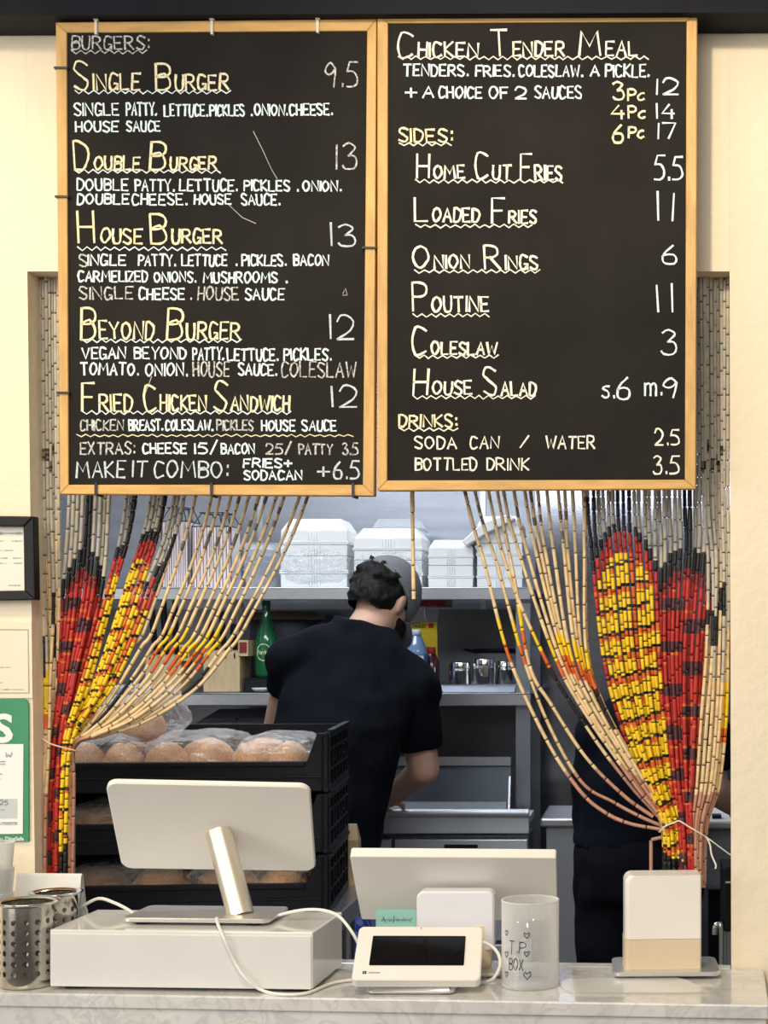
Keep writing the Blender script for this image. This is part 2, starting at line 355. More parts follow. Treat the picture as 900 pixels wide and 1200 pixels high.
# ------------------------------------------------------------------ hand lettering (stroke alphabet on a 6 x 8 grid)
GL = {
'A': ('00 38 60', '13 53'), 'B': ('00 08', '~08 38 57 55 34 04', '~04 35 53 51 30 00'), 'C': ('~57 38 18 05 03 10 30 51',), 'D': ('00 08', '~08 28 56 53 30 00'),
'E': ('58 08 00 50', '04 44'), 'F': ('58 08 00', '04 44'), 'G': ('~57 38 18 05 02 10 30 52', '33 53 50'), 'H': ('00 08', '58 50', '04 54'), 'I': ('08 00',),
'J': ('48 42', '~42 30 10 02'), 'K': ('00 08', '58 04 50'), 'L': ('08 00 50',), 'M': ('00 18 43 78 80',), 'N': ('00 08 60 68',), 'O': ('~38 17 04 11 30 52 64 57 38',),
'P': ('00 08', '~08 38 57 55 34 04'), 'Q': ('~38 17 04 11 30 52 64 57 38', '42 60'), 'R': ('00 08', '~08 38 57 55 34 04', '24 60'), 'S': ('~57 38 18 06 15 43 52 40 20 01',),
'T': ('08 68', '38 30'), 'U': ('~08 03 10 40 53 58',), 'V': ('08 30 68',), 'W': ('08 20 46 60 88',), 'X': ('08 50', '00 58'), 'Y': ('08 34 68', '34 30'), 'Z': ('08 58 00 50',),
'0': ('~38 17 04 11 30 52 64 57 38',), '1': ('08 00',), '2': ('~06 18 38 56 43 00', '00 50'), '3': ('~07 28 47 46 24', '~24 44 52 40 10 01'), '4': ('38 03 53', '45 40'),
'5': ('58 18 05', '~05 35 53 51 30 00'), '6': ('~48 15 02 10 40 52 44 14 03',), '7': ('08 58 20',), '8': ('~38 17 15 43 52 30 12 13 45 57 38',), '9': ('~56 38 17 05 24 45 56 40',),
'.': ('10 11',), ',': ('11 00',), ':': ('11 12', '15 16'), '/': ('00 58',), '+': ('04 64', '37 31'), '-': ('04 44',),
'c': ('~45 25 03 01 20 41',), 's': ('~45 25 04 33 41 20 01',), 'm': ('00 05', '~04 25 34 30', '~34 55 64 60'), 'l': ('08 00',), 'o': ('~25 04 01 20 41 44 25',), 'v': ('05 20 45',),
'e': ('~02 43 35 15 02 10 30 41',), 'r': ('00 05', '~03 25 45'), 'i': ('00 05', '07 08'), 'n': ('00 05', '~04 25 44 40'), 'a': ('~44 25 03 01 20 42', '45 40'), 'h': ('00 08', '~04 25 44 40')}
def glyph(ch):
    st = []; w_ = 0
    for g in GL[ch]:
        sm = g[0] == '~'; pts = [Vector((int(a[0]), int(a[1]), 0)) for a in g.lstrip('~').split()]
        w_ = max(w_, max(p.x for p in pts))
        st.append(crom(pts, 1.2) if sm else pts)
    return st, w_
def word(text, x0, x1, yt, yb, ysm=None, jit=.35):
    """strokes in pixel space; ysm = top of the small capitals after the first letter"""
    H = yb-yt; hs = (yb-ysm) if ysm else H
    lay = []; x = 0
    for i, ch in enumerate(text):
        st, w_ = glyph(ch); h = H if (i == 0 or not ysm) else hs
        if ch in '.,:': h = hs
        lay.append((st, x, h)); x += w_*h/8+h*.26
    tot = x-lay[-1][2]*.26; k = (x1-x0)*(.965 if len(text) > 2 else 1)/max(tot, 1e-3); out = []
    for st, xx, h in lay:
        dy = random.uniform(-.03, .03)*h; sl = random.uniform(-.06, .06); hk = random.uniform(.95, 1.05)
        for s in st: out.append([Vector((x0+(xx+p.x*h/8)*k+p.y*h/8*sl+random.uniform(-jit, jit)*.6, yb-p.y*h/8*hk+dy+random.uniform(-jit, jit)*.6, 0)) for p in s])
    return out
def wave(x0, x1, y, amp=2.2, per=11, slope=0):
    pts = []; x = x0; k = 0
    while x < x1:
        pts.append(Vector((x, y+slope*(x-x0)+(amp if k % 2 else -amp)+random.uniform(-.5, .5), 0))); x += per/2*random.uniform(.85, 1.15); k += 1
    return [pts]
def ink(mb, strokes, half, fn, lift=0.0006, mi=0, vary=.25):
    """ribbons of half-width `half` (same units as the strokes) laid on the surface fn(x, y) -> (point, normal)"""
    for s in strokes:
        if len(s) < 2: continue
        L = []; R = []
        for i, p in enumerate(s):
            t = (s[min(i+1, len(s)-1)]-s[max(i-1, 0)])
            if t.length < 1e-6: t = Vector((1, 0, 0))
            t.normalize(); n = Vector((-t.y, t.x, 0)); h = half*(1+random.uniform(-vary, vary)); q = p
            if i == 0: q = p-t*half*.6
            if i == len(s)-1: q = p+t*half*.6
            L.append(q+n*h); R.append(q-n*h)
        vs = []
        for p in L+R:
            a, nn = fn(p.x, p.y); vs.append(a+nn*lift)
        n = len(L); mb.add(vs, [(i, i+1, n+i+1, n+i) for i in range(n-1)], mi)
def font_flat(mb, text, x0, x1, yb, cap, fn, bold=.0, lift=.0006, mi=0):
    cu = bpy.data.curves.new('t', 'FONT'); cu.body = text; cu.size = 1; cu.offset = bold; cu.resolution_u = 3
    o = bpy.data.objects.new('t', cu); me = o.to_mesh()
    xs = [v.co.x for v in me.vertices]; a, b = min(xs), max(xs); kx = (x1-x0)/(b-a); ky = cap/.70
    vs = []
    for v in me.vertices:
        p, nn = fn(x0+(v.co.x-a)*kx, yb-v.co.y*ky); vs.append(p+nn*lift)
    mb.add(vs, [list(p.vertices) for p in me.polygons], mi)
    o.to_mesh_clear(); bpy.data.objects.remove(o); bpy.data.curves.remove(cu)

# ------------------------------------------------------------------ room shell
YW = 2.5594
def struct(name, mb, m): return tag(mb.build(name, m), kind='structure')
def wpoly(name, px, m=M['wall'], Y0=YW, th=.12): return struct(name, MB().slab([Pw(x, y, Y0) for x, y in px], WN*th), m)
wpoly('wall_left', [(-700, -320), (28, -320), (32, 318), (41, 1030), (43, 1185), (-700, 1185)])
wpoly('wall_right', [(853.5, -320), (1700, -320), (1700, 1185), (857, 1185), (855, 318)])
wpoly('wall_lintel', [(28.1, -320), (853.4, -320), (854.9, 318), (32.1, 318)])
wpoly('wall_under_counter', [(-700, 1185.5), (1700, 1185.5), (1700, 1790), (-700, 1790)])
# soffit over the counter
mb = MB(); a = Pw(-700, 21, 2.47); b = Pw(1500, 12, 2.47)
mb.slab([a, b, b+Vector((0, 0, .35)), a+Vector((0, 0, .35))], WN*.085)
struct('beam_soffit', mb, M['black_beam'])
mb = MB(); mb.box((-.8, 4.0, -.03), (6, 16, .06)); struct('floor', mb, M['floor'])
mb = MB(); mb.box((-.72, 5.36, 1.38), (3.6, .1, 2.75)); struct('wall_back', mb, M['steel_wall'])
mb = MB(); mb.box((-2.45, 4.02, 1.38), (.1, 2.6, 2.75)); struct('wall_kitchen_left', mb, M['steel_wall'])
mb = MB(); mb.box((1.02, 3.98, 1.38), (.1, 2.66, 2.75)); struct('wall_kitchen_right', mb, M['steel_wall'])
mb = MB(); mb.box((-.72, 4.06, 2.80), (3.6, 2.7, .08)); struct('ceiling', mb, M['kceil'])
# seams of the steel cladding: thin battens
for i, (px, ya, yb) in enumerate(((566, 300, 960), (305, 300, 900), (690, 300, 1180))):
    p, q = at(px, ya, 5.305), at(px, yb, 5.305)
    struct('trim_%d' % (i+1), MB().box((p.x, 5.305, (p.z+q.z)/2), (.018, .01, abs(p.z-q.z))), M['steel'])
# white tile edging on the left jamb
for i, (ya, yb) in enumerate(((936, 984), (986, 1040))):
    p = Pw(44, ya, 2.612); q = Pw(52, yb, 2.612)
    struct('trim_%d' % (i+4), MB().slab([Pw(44, ya, 2.612), Pw(52, ya, 2.612), Pw(53, yb, 2.612), Pw(45, yb, 2.612)], WN*.05), M['tile'])

# ------------------------------------------------------------------ counter
ZC = .95
def flat(px, Y0): return Pw(px, 750, Y0).xy
ct = thing('service_counter', 'grey-veined marble service counter across the bottom, terminals standing on it', 'counter', (-.4, 2.4, 0))
fl = Pw(-260, 750, 2.306); fr = Pw(901, 750, 2.306); bl = Pw(-260, 750, YW-.002); br = Pw(895, 750, YW-.002)
mb = MB(); mb.slab([(p.x, p.y, ZC) for p in (fl, fr, br, bl)], (0, 0, -.022))
il, ir = Pw(43.5, 750, YW-.002), Pw(856.5, 750, YW-.002); jl, jr = Pw(47, 750, 2.59), Pw(856, 750, 2.59)
mb.slab([(p.x, p.y, ZC) for p in (il, ir, jr, jl)], (0, 0, -.018))
bevel(mb.build('marble_top', M['marble'], ct), .0025, 2)
mb = MB(); o_ = WN*.004; mb.slab([(p.x, p.y, ZC-.0225) for p in (fl+o_, fr+o_-WX*.004, br-WX*.004, bl)], (0, 0, -.08)); mb.build('front_apron', M['marble'], ct)
mb = MB(); mb.slab([(p.x, p.y, ZC-.103) for p in (fl+WN*.03, fr+WN*.03-WX*.02, br-WX*.02, bl)], (0, 0, -(ZC-.104))); mb.build('base_cabinet', M['white_metal'], ct)

# ------------------------------------------------------------------ menu boards
def board(name, label, outer, inner, Y0, ties):
    th = .02
    c = Pw(sum(p[0] for p in outer)/4, max(p[1] for p in outer), Y0)
    t = thing(name, label, 'menu board', c)
    def fn(x, y): return Pw(x, y, Y0+.004), -WN
    mb = MB(); mb.slab([Pw(x, y, Y0+.004) for x, y in inner], WN*.010); panel = mb.build('chalkboard_panel', M['chalkboard'], t)
    for k in range(4):
        a, b, c2, d = outer[k], outer[(k+1) % 4], inner[(k+1) % 4], inner[k]
        o = MB().slab([Pw(x, y, Y0) for x, y in (a, b, c2, d)], WN*th).build('frame_rail', M['frame_top' if k % 2 == 0 else 'frame'], t); bevel(o, .0015, 2)
    for (x, y0, y1, hv, m_) in ties:                       # zip ties wrapped round the frame
        mb = MB(); 
        if hv == 'v': q = [(x-1.6, y0), (x+1.6, y0), (x+1.4, y1), (x-1.4, y1)]
        else: q = [(y0, x-1.3), (y1, x-1.0), (y1, x+1.2), (y0, x+1.2)]
        mb.slab([Pw(a, b, Y0-.003) for a, b in q], WN*.028)
        if hv == 'v' and m_ == 'zip_white':
            mb.slab([Pw(a, b, Y0-.005) for a, b in ((x-2.6, y0-3), (x+2.6, y0-3), (x+2.6, y0+4), (x-2.6, y0+4))], WN*.006)
        mb.build('zip_tie', M[m_], t)
    return panel, fn
LB, fnL = board('menu_board', 'wood-framed chalkboard listing burgers, with white zip ties along its top', [(65, 26), (441, 22), (438, 581), (70, 579)], [(78, 38), (430, 36), (425, 568), (80, 568)], 2.490,
    [(112, 19, 40, 'v', 'zip_white'), (248, 19, 40, 'v', 'zip_white'), (372, 18, 38, 'v', 'zip_white'), (112, 566, 581, 'v', 'zip_black'), (247.5, 566, 582, 'v', 'zip_black'), (413.5, 566, 583, 'v', 'zip_black'),
     (79, 63, 79, 'h', 'zip_black'), (230, 64, 80, 'h', 'zip_black'), (460, 66, 81, 'h', 'zip_black'), (290, 424, 441, 'h', 'zip_black')])
RB, fnR = board('menu_board', 'wood-framed chalkboard listing chicken tender meal, sides and drinks', [(442, 15), (817, 13), (815, 573), (442, 575)], [(454.5, 27), (804.5, 25), (802.5, 562), (453.5, 563)], 2.490, [])
def zz(z, off, items):   # items measured in enlarged views: scale 2.25 from the given offset
    return [(t, a/2.25+off[0], b/2.25+off[0], c/2.25+off[1], d/2.25+off[1], (e/2.25+off[1]) if e else None) for t, a, b, c, d, e in items]
HL = zz(0, (50, 0), [('SINGLE', 85, 262, 165, 237, 195), ('BURGER', 300, 497, 165, 237, 197), ('DOUBLE', 85, 262, 375, 447, 413), ('BURGER', 283, 465, 377, 447, 415), ('HOUSE', 95, 268, 562, 641, 603), ('BURGER', 287, 480, 566, 641, 605)]) + \
     zz(0, (50, 290), [('BEYOND', 102, 298, 160, 241, 196), ('BURGER', 328, 527, 162, 242, 200), ('FRIED', 105, 240, 360, 431, 388), ('CHICKEN', 270, 438, 360, 430, 390), ('SANDWICH', 452, 657, 355, 430, 392)])
WL = zz(0, (50, 0), [('SINGLE', 85, 205, 272, 304, None), ('PATTY,', 222, 303, 272, 304, None), ('LETTUCE.', 322, 438, 276, 306, None), ('PICKLES', 442, 535, 277, 305, None), ('.', 547, 552, 277, 305, None), ('ONION.', 560, 648, 276, 304, None), ('CHEESE.', 652, 767, 275, 303, None),
     ('HOUSE', 88, 203, 320, 347, None), ('SAUCE', 222, 313, 320, 346, None),
     ('DOUBLE', 92, 230, 473, 502, None), ('PATTY.', 245, 350, 474, 504, None), ('LETTUCE.', 362, 518, 474, 503, None), ('PICKLES', 532, 655, 476, 503, None), ('.', 668, 673, 476, 503, None), ('ONION.', 687, 790, 478, 504, None),
     ('DOUBLE', 92, 232, 512, 538, None), ('CHEESE.', 237, 385, 512, 540, None), ('HOUSE', 400, 500, 513, 538, None), ('SAUCE.', 525, 628, 513, 540, None)]) + \
     zz(0, (50, 290), [('INGLE', 120, 222, 20, 47, None), ('PATTY.', 253, 353, 20, 48, None), ('LETTUCE', 368, 490, 20, 48, None), ('.', 508, 512, 20, 48, None), ('PICKLES.', 527, 645, 20, 48, None), ('BACON', 663, 757, 19, 47, None),
     ('CARMELIZED', 95, 283, 63, 90, None), ('ONIONS.', 295, 407, 65, 91, None), ('MUSHROOMS', 425, 625, 66, 93, None), ('.', 639, 644, 66, 93, None),
     ('CHEESE', 255, 378, 108, 137, None), ('SAUCE', 535, 640, 109, 138, None),
     ('VEGAN', 105, 222, 264, 293, None), ('BEYOND', 243, 383, 264, 293, None), ('PATTY,', 397, 480, 265, 296, None), ('LETTUCE.', 488, 625, 268, 298, None), ('PICKLES.', 637, 764, 268, 297, None),
     ('TOMATO.', 102, 257, 306, 336, None), ('ONION.', 272, 385, 307, 338, None), ('SAUCE.', 517, 620, 307, 337, None),
     ('BREAST,', 228, 320, 455, 482, None), ('COLESLAW.', 325, 452, 456, 482, None), ('HOUSE', 578, 668, 456, 483, None), ('SAUCE', 685, 777, 456, 483, None),
     ('CHEESE', 265, 383, 517, 543, None), ('15', 402, 433, 517, 543, None), ('/', 443, 460, 510, 545, None), ('BACON', 472, 562, 518, 544, None), ('FRIES+', 530, 662, 558, 580, None), ('SODACAN', 532, 690, 588, 612, None)])
PL = zz(0, (50, 0), [('13', 762, 825, 590, 647, None)]) + zz(0, (50, 290), [('12', 760, 820, 180, 240, None), ('12', 765, 828, 364, 420, None), ('+', 725, 757, 575, 608, None), ('6.5', 768, 835, 565, 609, None), ('MAKE', 90, 222, 563, 606, None), ('IT', 238, 275, 562, 604, None), ('COMBO:', 295, 495, 563, 606, None)])
FL = zz(0, (50, 0), [('BURGERS:', 77, 287, 96, 130, None), ('9.5', 747, 832, 165, 230, None), ('13', 775, 828, 380, 446, None)]) + zz(0, (50, 290), [('S', 98, 117, 20, 50, None), ('SINGLE', 98, 243, 104, 136, None), ('.', 388, 392, 108, 137, None), ('HOUSE', 410, 520, 105, 138, None), ('HOUSE', 398, 495, 303, 340, None), ('COLESLAW', 630, 833, 303, 342, None), ('CHICKEN', 100, 217, 455, 482, None), ('PICKLES', 460, 558, 456, 482, None),
     ('EXTRAS:', 100, 247, 515, 545, None), ('25', 590, 632, 518, 545, None), ('/', 640, 657, 512, 546, None), ('PATTY', 677, 767, 518, 545, None), ('3.5', 792, 832, 517, 546, None)])
UL = [(88, 291-18, 108), (88, 259, 201), (91, 266, 291.5), (96, 287, 399.5), (96, 344, 483.5)]
def lettering(name, items, half, mname, t, fn, waves=(), whalf=.8, amp=2.0):
    """one mesh per written line, on the board's panel"""
    lines = []
    for it in items:
        if lines and abs(lines[-1][-1][4]-it[4]) < 5: lines[-1].append(it)
        else: lines.append([it])
    for ln in lines:
        mb = MB()
        for it in ln: ink(mb, word(*it), half, fn)
        mb.build(name, M[mname], t)
    for x0, x1, y in waves:
        mb = MB(); ink(mb, wave(x0, x1, y, amp), whalf, fn); mb.build('chalk_underline' if 'line' not in name and 'div' not in name else name, M[mname], t)
lettering('chalk_heading', HL, 1.3, 'chalk_cream', LB, fnL)
lettering('chalk_description', WL, 1.08, 'chalk_white', LB, fnL)
lettering('chalk_price', PL, 1.1, 'chalk_blue', LB, fnL)
lettering('chalk_faded_writing', FL, .95, 'chalk_faint', LB, fnL, [(84, 178, 61), ])
lettering('chalk_underline', [], 1, 'chalk_white', LB, fnL, UL, .75, 1.9)
lettering('chalk_divider', [], 1, 'chalk_cream', LB, fnL, [(90, 418, 510.5)], .6, 1.2)
# scratches and rubbed chalk
mb = MB(); ink(mb, [[Vector((297, 154, 0)), Vector((308, 176, 0)), Vector((318, 198, 0)), Vector((325, 210, 0))], [Vector((268, 240, 0)), Vector((284, 255, 0)), Vector((300, 262, 0))], [Vector((402, 344, 0)), Vector((405, 338, 0)), Vector((407, 346, 0)), Vector((402, 346, 0))], [Vector((178, 441, 0)), Vector((170, 462, 0))]], .35, fnL); mb.build('chalk_scratch', M['chalk_smudge'], LB)
HR = zz(0, (430, 0), [('CHICKEN', 82, 300, 85, 150, 113), ('TENDER', 330, 527, 82, 148, 112), ('MEAL', 560, 717, 84, 147, 110), ('HOME', 132, 262, 408, 470, 436), ('CUT', 287, 383, 408, 472, 436), ('FRIES', 405, 517, 408, 475, 438), ('LOADED', 127, 302, 520, 584, 550), ('FRIES', 330, 450, 524, 588, 556)]) + \
     zz(0, (430, 290), [('ONION', 122, 277, -5, 55, 22), ('RINGS', 312, 455, -5, 57, 22), ('POUTINE', 122, 328, 97, 169, 130), ('COLESLAW', 120, 350, 212, 282, 250), ('HOUSE', 122, 282, 322, 387, 354), ('SALAD', 310, 450, 322, 390, 356)])
WR = zz(0, (430, 0), [('TENDERS.', 97, 272, 171, 200, None), ('FRIES.', 287, 390, 173, 201, None), ('COLESLAW.', 402, 574, 173, 202, None), ('A', 590, 612, 173, 200, None), ('PICKLE,', 630, 748, 172, 203, None), ('+', 102, 132, 230, 260, None), ('A', 148, 175, 229, 258, None), ('CHOICE', 190, 307, 229, 258, None), ('OF', 323, 372, 229, 259, None), ('2', 392, 420, 229, 260, None), ('SAUCES', 443, 570, 229, 259, None),
     ('12', 765, 820, 208, 249, None), ('14', 765, 810, 275, 312, None), ('17', 768, 815, 325, 366, None), ('11', 768, 806, 507, 582, None), ('5.5', 758, 833, 413, 475, None)]) + \
     zz(0, (430, 290), [('6', 780, 817, -6, 42, None), ('11', 768, 806, 97, 168, None), ('3', 776, 815, 218, 282, None), ('s.', 620, 652, 345, 396, None), ('6', 660, 693, 342, 400, None), ('m.', 733, 777, 340, 390, None), ('9', 780, 815, 342, 395, None)])
CR = zz(0, (430, 0), [('3', 650, 678, 215, 262, None), ('Pc', 688, 730, 235, 265, None), ('4', 645, 678, 278, 313, None), ('Pc', 690, 733, 282, 312, None), ('6', 648, 675, 330, 376, None), ('Pc', 690, 730, 335, 364, None), ('SIDES:', 85, 230, 340, 374, None)]) + zz(0, (430, 290), [('DRINKS:', 85, 242, 442, 473, None)])
FR = zz(0, (430, 290), [('SODA', 127, 240, 499, 530, None), ('CAN', 273, 350, 499, 530, None), ('/', 404, 425, 497, 528, None), ('WATER', 472, 605, 498, 530, None), ('BOTTLED', 128, 295, 556, 587, None), ('DRINK', 317, 430, 556, 587, None), ('2.5', 760, 825, 480, 520, None), ('3.5', 755, 823, 552, 597, None)])
lettering('chalk_heading', HR, 1.3, 'chalk_warm', RB, fnR)
lettering('chalk_description', WR, 1.12, 'chalk_white', RB, fnR)
lettering('chalk_section_title', CR, 1.25, 'chalk_cream', RB, fnR)
lettering('chalk_drink_list', FR, 1.0, 'chalk_warm', RB, fnR)
lettering('chalk_underline', [], 1, 'chalk_warm', RB, fnR, [(467, 762, 68), (468, 533, 169), (487, 661, 212.5), (487, 629, 265), (486, 634, 318), (484, 577, 369.5), (486, 588, 418), (484, 632, 465.5), (468, 540, 503.5)], .8, 1.8)

# ------------------------------------------------------------------ bead curtain
def strand(mb, pts, colf, r, beadlen, y0):
    """pts: list of (px, py, depth) samples; bamboo beads strung along them"""
    n = 6; s = y0; nb = s+beadlen()*random.random(); up = None; prev = None; ringm = None
    path = [Pw(p.x, p.y, p.z) for p in pts]; L = len(path)
    vs = []; fs = []; ms = []; kk = 0
    def ring(c, t, rad):
        u = Vector((1, 0, 0)); u = (u-t*u.dot(t)).normalized(); b = t.cross(u)
        vs.extend(c+(u*math.cos(2*PI*k/n)+b*math.sin(2*PI*k/n))*rad for k in range(n))
    for i in range(L):
        t = (path[min(i+1, L-1)]-path[max(i-1, 0)]).normalized()
        if i: s += (Vector(pts[i].xy)-Vector(pts[i-1].xy)).length
        if i and s >= nb:
            nb = s+beadlen(); step = (path[i]-path[i-1]).length
            d = t*min(.0009, step*.3)
            ring(path[i]-d*1.0, t, r*rj); ring(path[i]-d*.8, t, r*.55); ring(path[i]+d*.8, t, r*.55); rj = random.uniform(.88, 1.1); ring(path[i]+d, t, r*rj)
            for q in range(4):
                b = (kk+q-1)*n; m_ = BI['joint'] if q in (1, 2, 3) else BI[colf(s-2)]
                for k in range(n): fs.append((b+k, b+(k+1) % n, b+n+(k+1) % n, b+n+k)); ms.append(m_)
            kk += 4
        else:
            if i == 0: rj = 1.0
            ring(path[i], t, r*rj)
            if kk:
                b = (kk-1)*n; m_ = BI[colf(s-2)]
                for k in range(n): fs.append((b+k, b+(k+1) % n, b+n+(k+1) % n, b+n+k)); ms.append(m_)
            kk += 1
    o = len(mb.v); mb.v += vs; mb.f += [[o+i for i in f] for f in fs]; mb.m += ms; mb.sm += [True]*len(fs)
    mb.add(vs[:n], [list(range(n))], ms[0]); mb.add(vs[-n:], [list(range(n))], ms[-1])
YC = 2.604
def lerp(a, b, t): return a+(b-a)*t
def curtain(root, groups):
    for g, n, ctl_a, ctl_b, colmaker, end, blen in groups:
        for j in range(n):
            t = j/max(1, n-1)
            pts = [Vector((lerp(a[0], b[0], t), lerp(a[1], b[1], t), 0)) for a, b in zip(ctl_a, ctl_b)]
            jx = random.gauss(0, 3.2)
            dz0 = random.uniform(-.004, .006); dz1 = random.uniform(-.016, .016)
            for i, p in enumerate(pts):
                k = min(1, max(0, (p.y-560)/380)); p.z = YC+lerp(dz0, dz1, k)
                if 0 < i < len(pts)-1: p.x += random.gauss(0, .6)+(jx*min(1, max(0, (900-p.y)/300)) if g == 'n' and n > 9 else 0)
            e = end+random.uniform(-18, 18) if end else None
            sam = crom([Vector((p.x, p.y, p.z*1000)) for p in pts], 3.2)
            sam = [Vector((p.x, p.y, p.z/1000)) for p in sam]
            if e:
                acc = 324; keep = []
                for i, p in enumerate(sam):
                    if i: acc += (p.xy-sam[i-1].xy).length
                    if acc > e: break
                    keep.append(p)
                sam = keep
            mb = MB(); strand(mb, sam, colmaker(j, n), {'n': .0031, 'y': .0035, 'r': .0036}[g], blen, 324)
            mb.build('bead_strand', BM, root)
def c_nat(T0, slope=0, upper='natural', pink=930):
    def mk(j, n):
        T = T0+random.uniform(-15, 15)+slope*j/max(1, n-1); sm = [random.uniform(575, 640) for _ in range(2)] if random.random() < .6 else []; kind = random.random(); tip = random.random() < .72; bl = random.uniform(40, 110)
        up = 560+random.uniform(-40, 40)
        def f(s):
            for q in sm:
                if q < s < q+9: return 'burnt'
            if s < up: return 'pale'  # upper stretch greyed, shade of the boards put into the colour
            if tip and T < s < T+27: return 'yellow'
            if tip and T+27 <= s < T+50: return 'orange'
            if kind < .15 and T+50 <= s < T+50+bl: return 'black'
            if s > pink: return 'pink'
            return upper
        return f
    return mk
def c_yel(top, half, mid, off=640, stem=(570, 700), edge=True):
    def mk(j, n):
        tp = top+half*((j-(n-1)/2)/((n-1)/2))**2; ph = random.uniform(-2, 2)+1.2*j; rowj = [random.random() for _ in range(60)]; c = (n-1)/2
        def f(s):
            if s < tp:
                if edge and abs(j-c-.5) < 1.1 and s > 530: return 'black'
                if not edge and j == n-1 and tp-60 < s: return 'black'
                if edge and (j < 2) and tp-70 < s: return 'black'
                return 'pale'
            if s < tp+12: return 'black'
            if s < tp+36: return 'red'
            if s > 1010: return 'black'
            q = (s-off+ph); row = int(q//26) % 60; q = q % 26
            if q < 3.2: return 'black'
            if q < (10 if edge else 8) and (row % 2 == 0 or rowj[row] < (.35 if edge else .2)): return 'orange'
            if j == mid and s < 800: return 'orange'
            if edge and (j == 0 or j == n-1) and rowj[row] < .6: return 'red'
            return 'yellow'
        return f
    return mk
def c_red(top, half, stem=540):
    def mk(j, n):
        c = (n-1)/2; tp = top+half*((j-c)/c)**2+random.uniform(-3, 3); tk = [random.random() < .45 for _ in range(40)]
        def f(s):
            if s < tp:
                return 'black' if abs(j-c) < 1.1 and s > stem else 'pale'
            if s < tp+26: return 'black'
            if s < tp+40: return 'dred'
            q = (s-700); row = int(q//25); q = q % 25
            if s > 690:
                if tk[row % 40] and (q < 1.6 or 15.5 < q < 16.8): return 'orange'
                if q < 15.5 and ((row % 2 == 0 and j < c-.4 and tk[(row+7) % 40] < 2) or (row % 2 == 1 and c-.2 < j < n-1.5)): return 'navy'
            return 'red'
        return f
    return mk
def c_side(a, b, yel=None):
    def mk(j, n):
        bl = random.uniform(a, b); ln = random.uniform(18, 60); has = random.random() < .6; m0 = random.uniform(515, 555); up = random.uniform(600, 800)
        def f(s):
            if m0 < s < m0+14 and j < n*.7: return 'burnt' if random.random() < .5 else 'black'
            if has and bl < s < bl+ln: return 'black'
            if yel and yel[0](j, n) and yel[1] < s < yel[1]+70: return 'yellow' if s < yel[1]+52 else 'orange'
            if s < up: return 'pale'  # greyed top of the edge strands, painted-in shade
            if s > 930: return 'pink'
            return 'natural'
        return f
    return mk
nb_ = lambda: random.uniform(19, 31)
yb_ = lambda: random.uniform(11, 15)
rb_ = lambda: random.uniform(22, 28)
# right half
RC = thing('bamboo_bead_curtain', 'painted bamboo bead curtain gathered to the right, yellow and red feather motifs side by side', 'bead curtain', Pw(800, 1135, YC))
rod = lambda x, off: (x-off, 324)
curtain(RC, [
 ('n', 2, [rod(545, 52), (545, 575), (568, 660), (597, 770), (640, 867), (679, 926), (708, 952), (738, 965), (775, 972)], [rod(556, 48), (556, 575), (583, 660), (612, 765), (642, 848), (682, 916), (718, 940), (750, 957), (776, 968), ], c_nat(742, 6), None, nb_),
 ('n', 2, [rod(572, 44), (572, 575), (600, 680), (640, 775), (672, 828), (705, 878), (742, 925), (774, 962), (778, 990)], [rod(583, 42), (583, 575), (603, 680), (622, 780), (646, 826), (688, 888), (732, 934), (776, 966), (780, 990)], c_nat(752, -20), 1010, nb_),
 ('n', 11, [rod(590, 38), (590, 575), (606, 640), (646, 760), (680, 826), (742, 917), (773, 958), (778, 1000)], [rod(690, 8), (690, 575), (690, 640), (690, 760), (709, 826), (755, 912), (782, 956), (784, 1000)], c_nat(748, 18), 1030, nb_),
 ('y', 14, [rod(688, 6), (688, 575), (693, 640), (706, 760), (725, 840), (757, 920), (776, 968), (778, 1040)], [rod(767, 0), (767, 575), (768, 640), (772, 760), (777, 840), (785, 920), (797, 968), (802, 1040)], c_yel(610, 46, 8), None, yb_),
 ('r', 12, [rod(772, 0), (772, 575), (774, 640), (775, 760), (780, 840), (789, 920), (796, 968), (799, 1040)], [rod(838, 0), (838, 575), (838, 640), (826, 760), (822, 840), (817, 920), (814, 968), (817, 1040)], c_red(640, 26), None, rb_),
 ('n', 9, [rod(821, 0), (824, 575), (829, 660), (828, 760), (822, 840), (816, 920), (812, 968), (812, 1040)], [rod(853, 0), (853.5, 575), (854, 660), (853, 760), (851, 840), (842, 920), (828, 968), (825, 1040)], c_side(660, 730, (lambda j, n: j > n-3, 800)), None, nb_)])
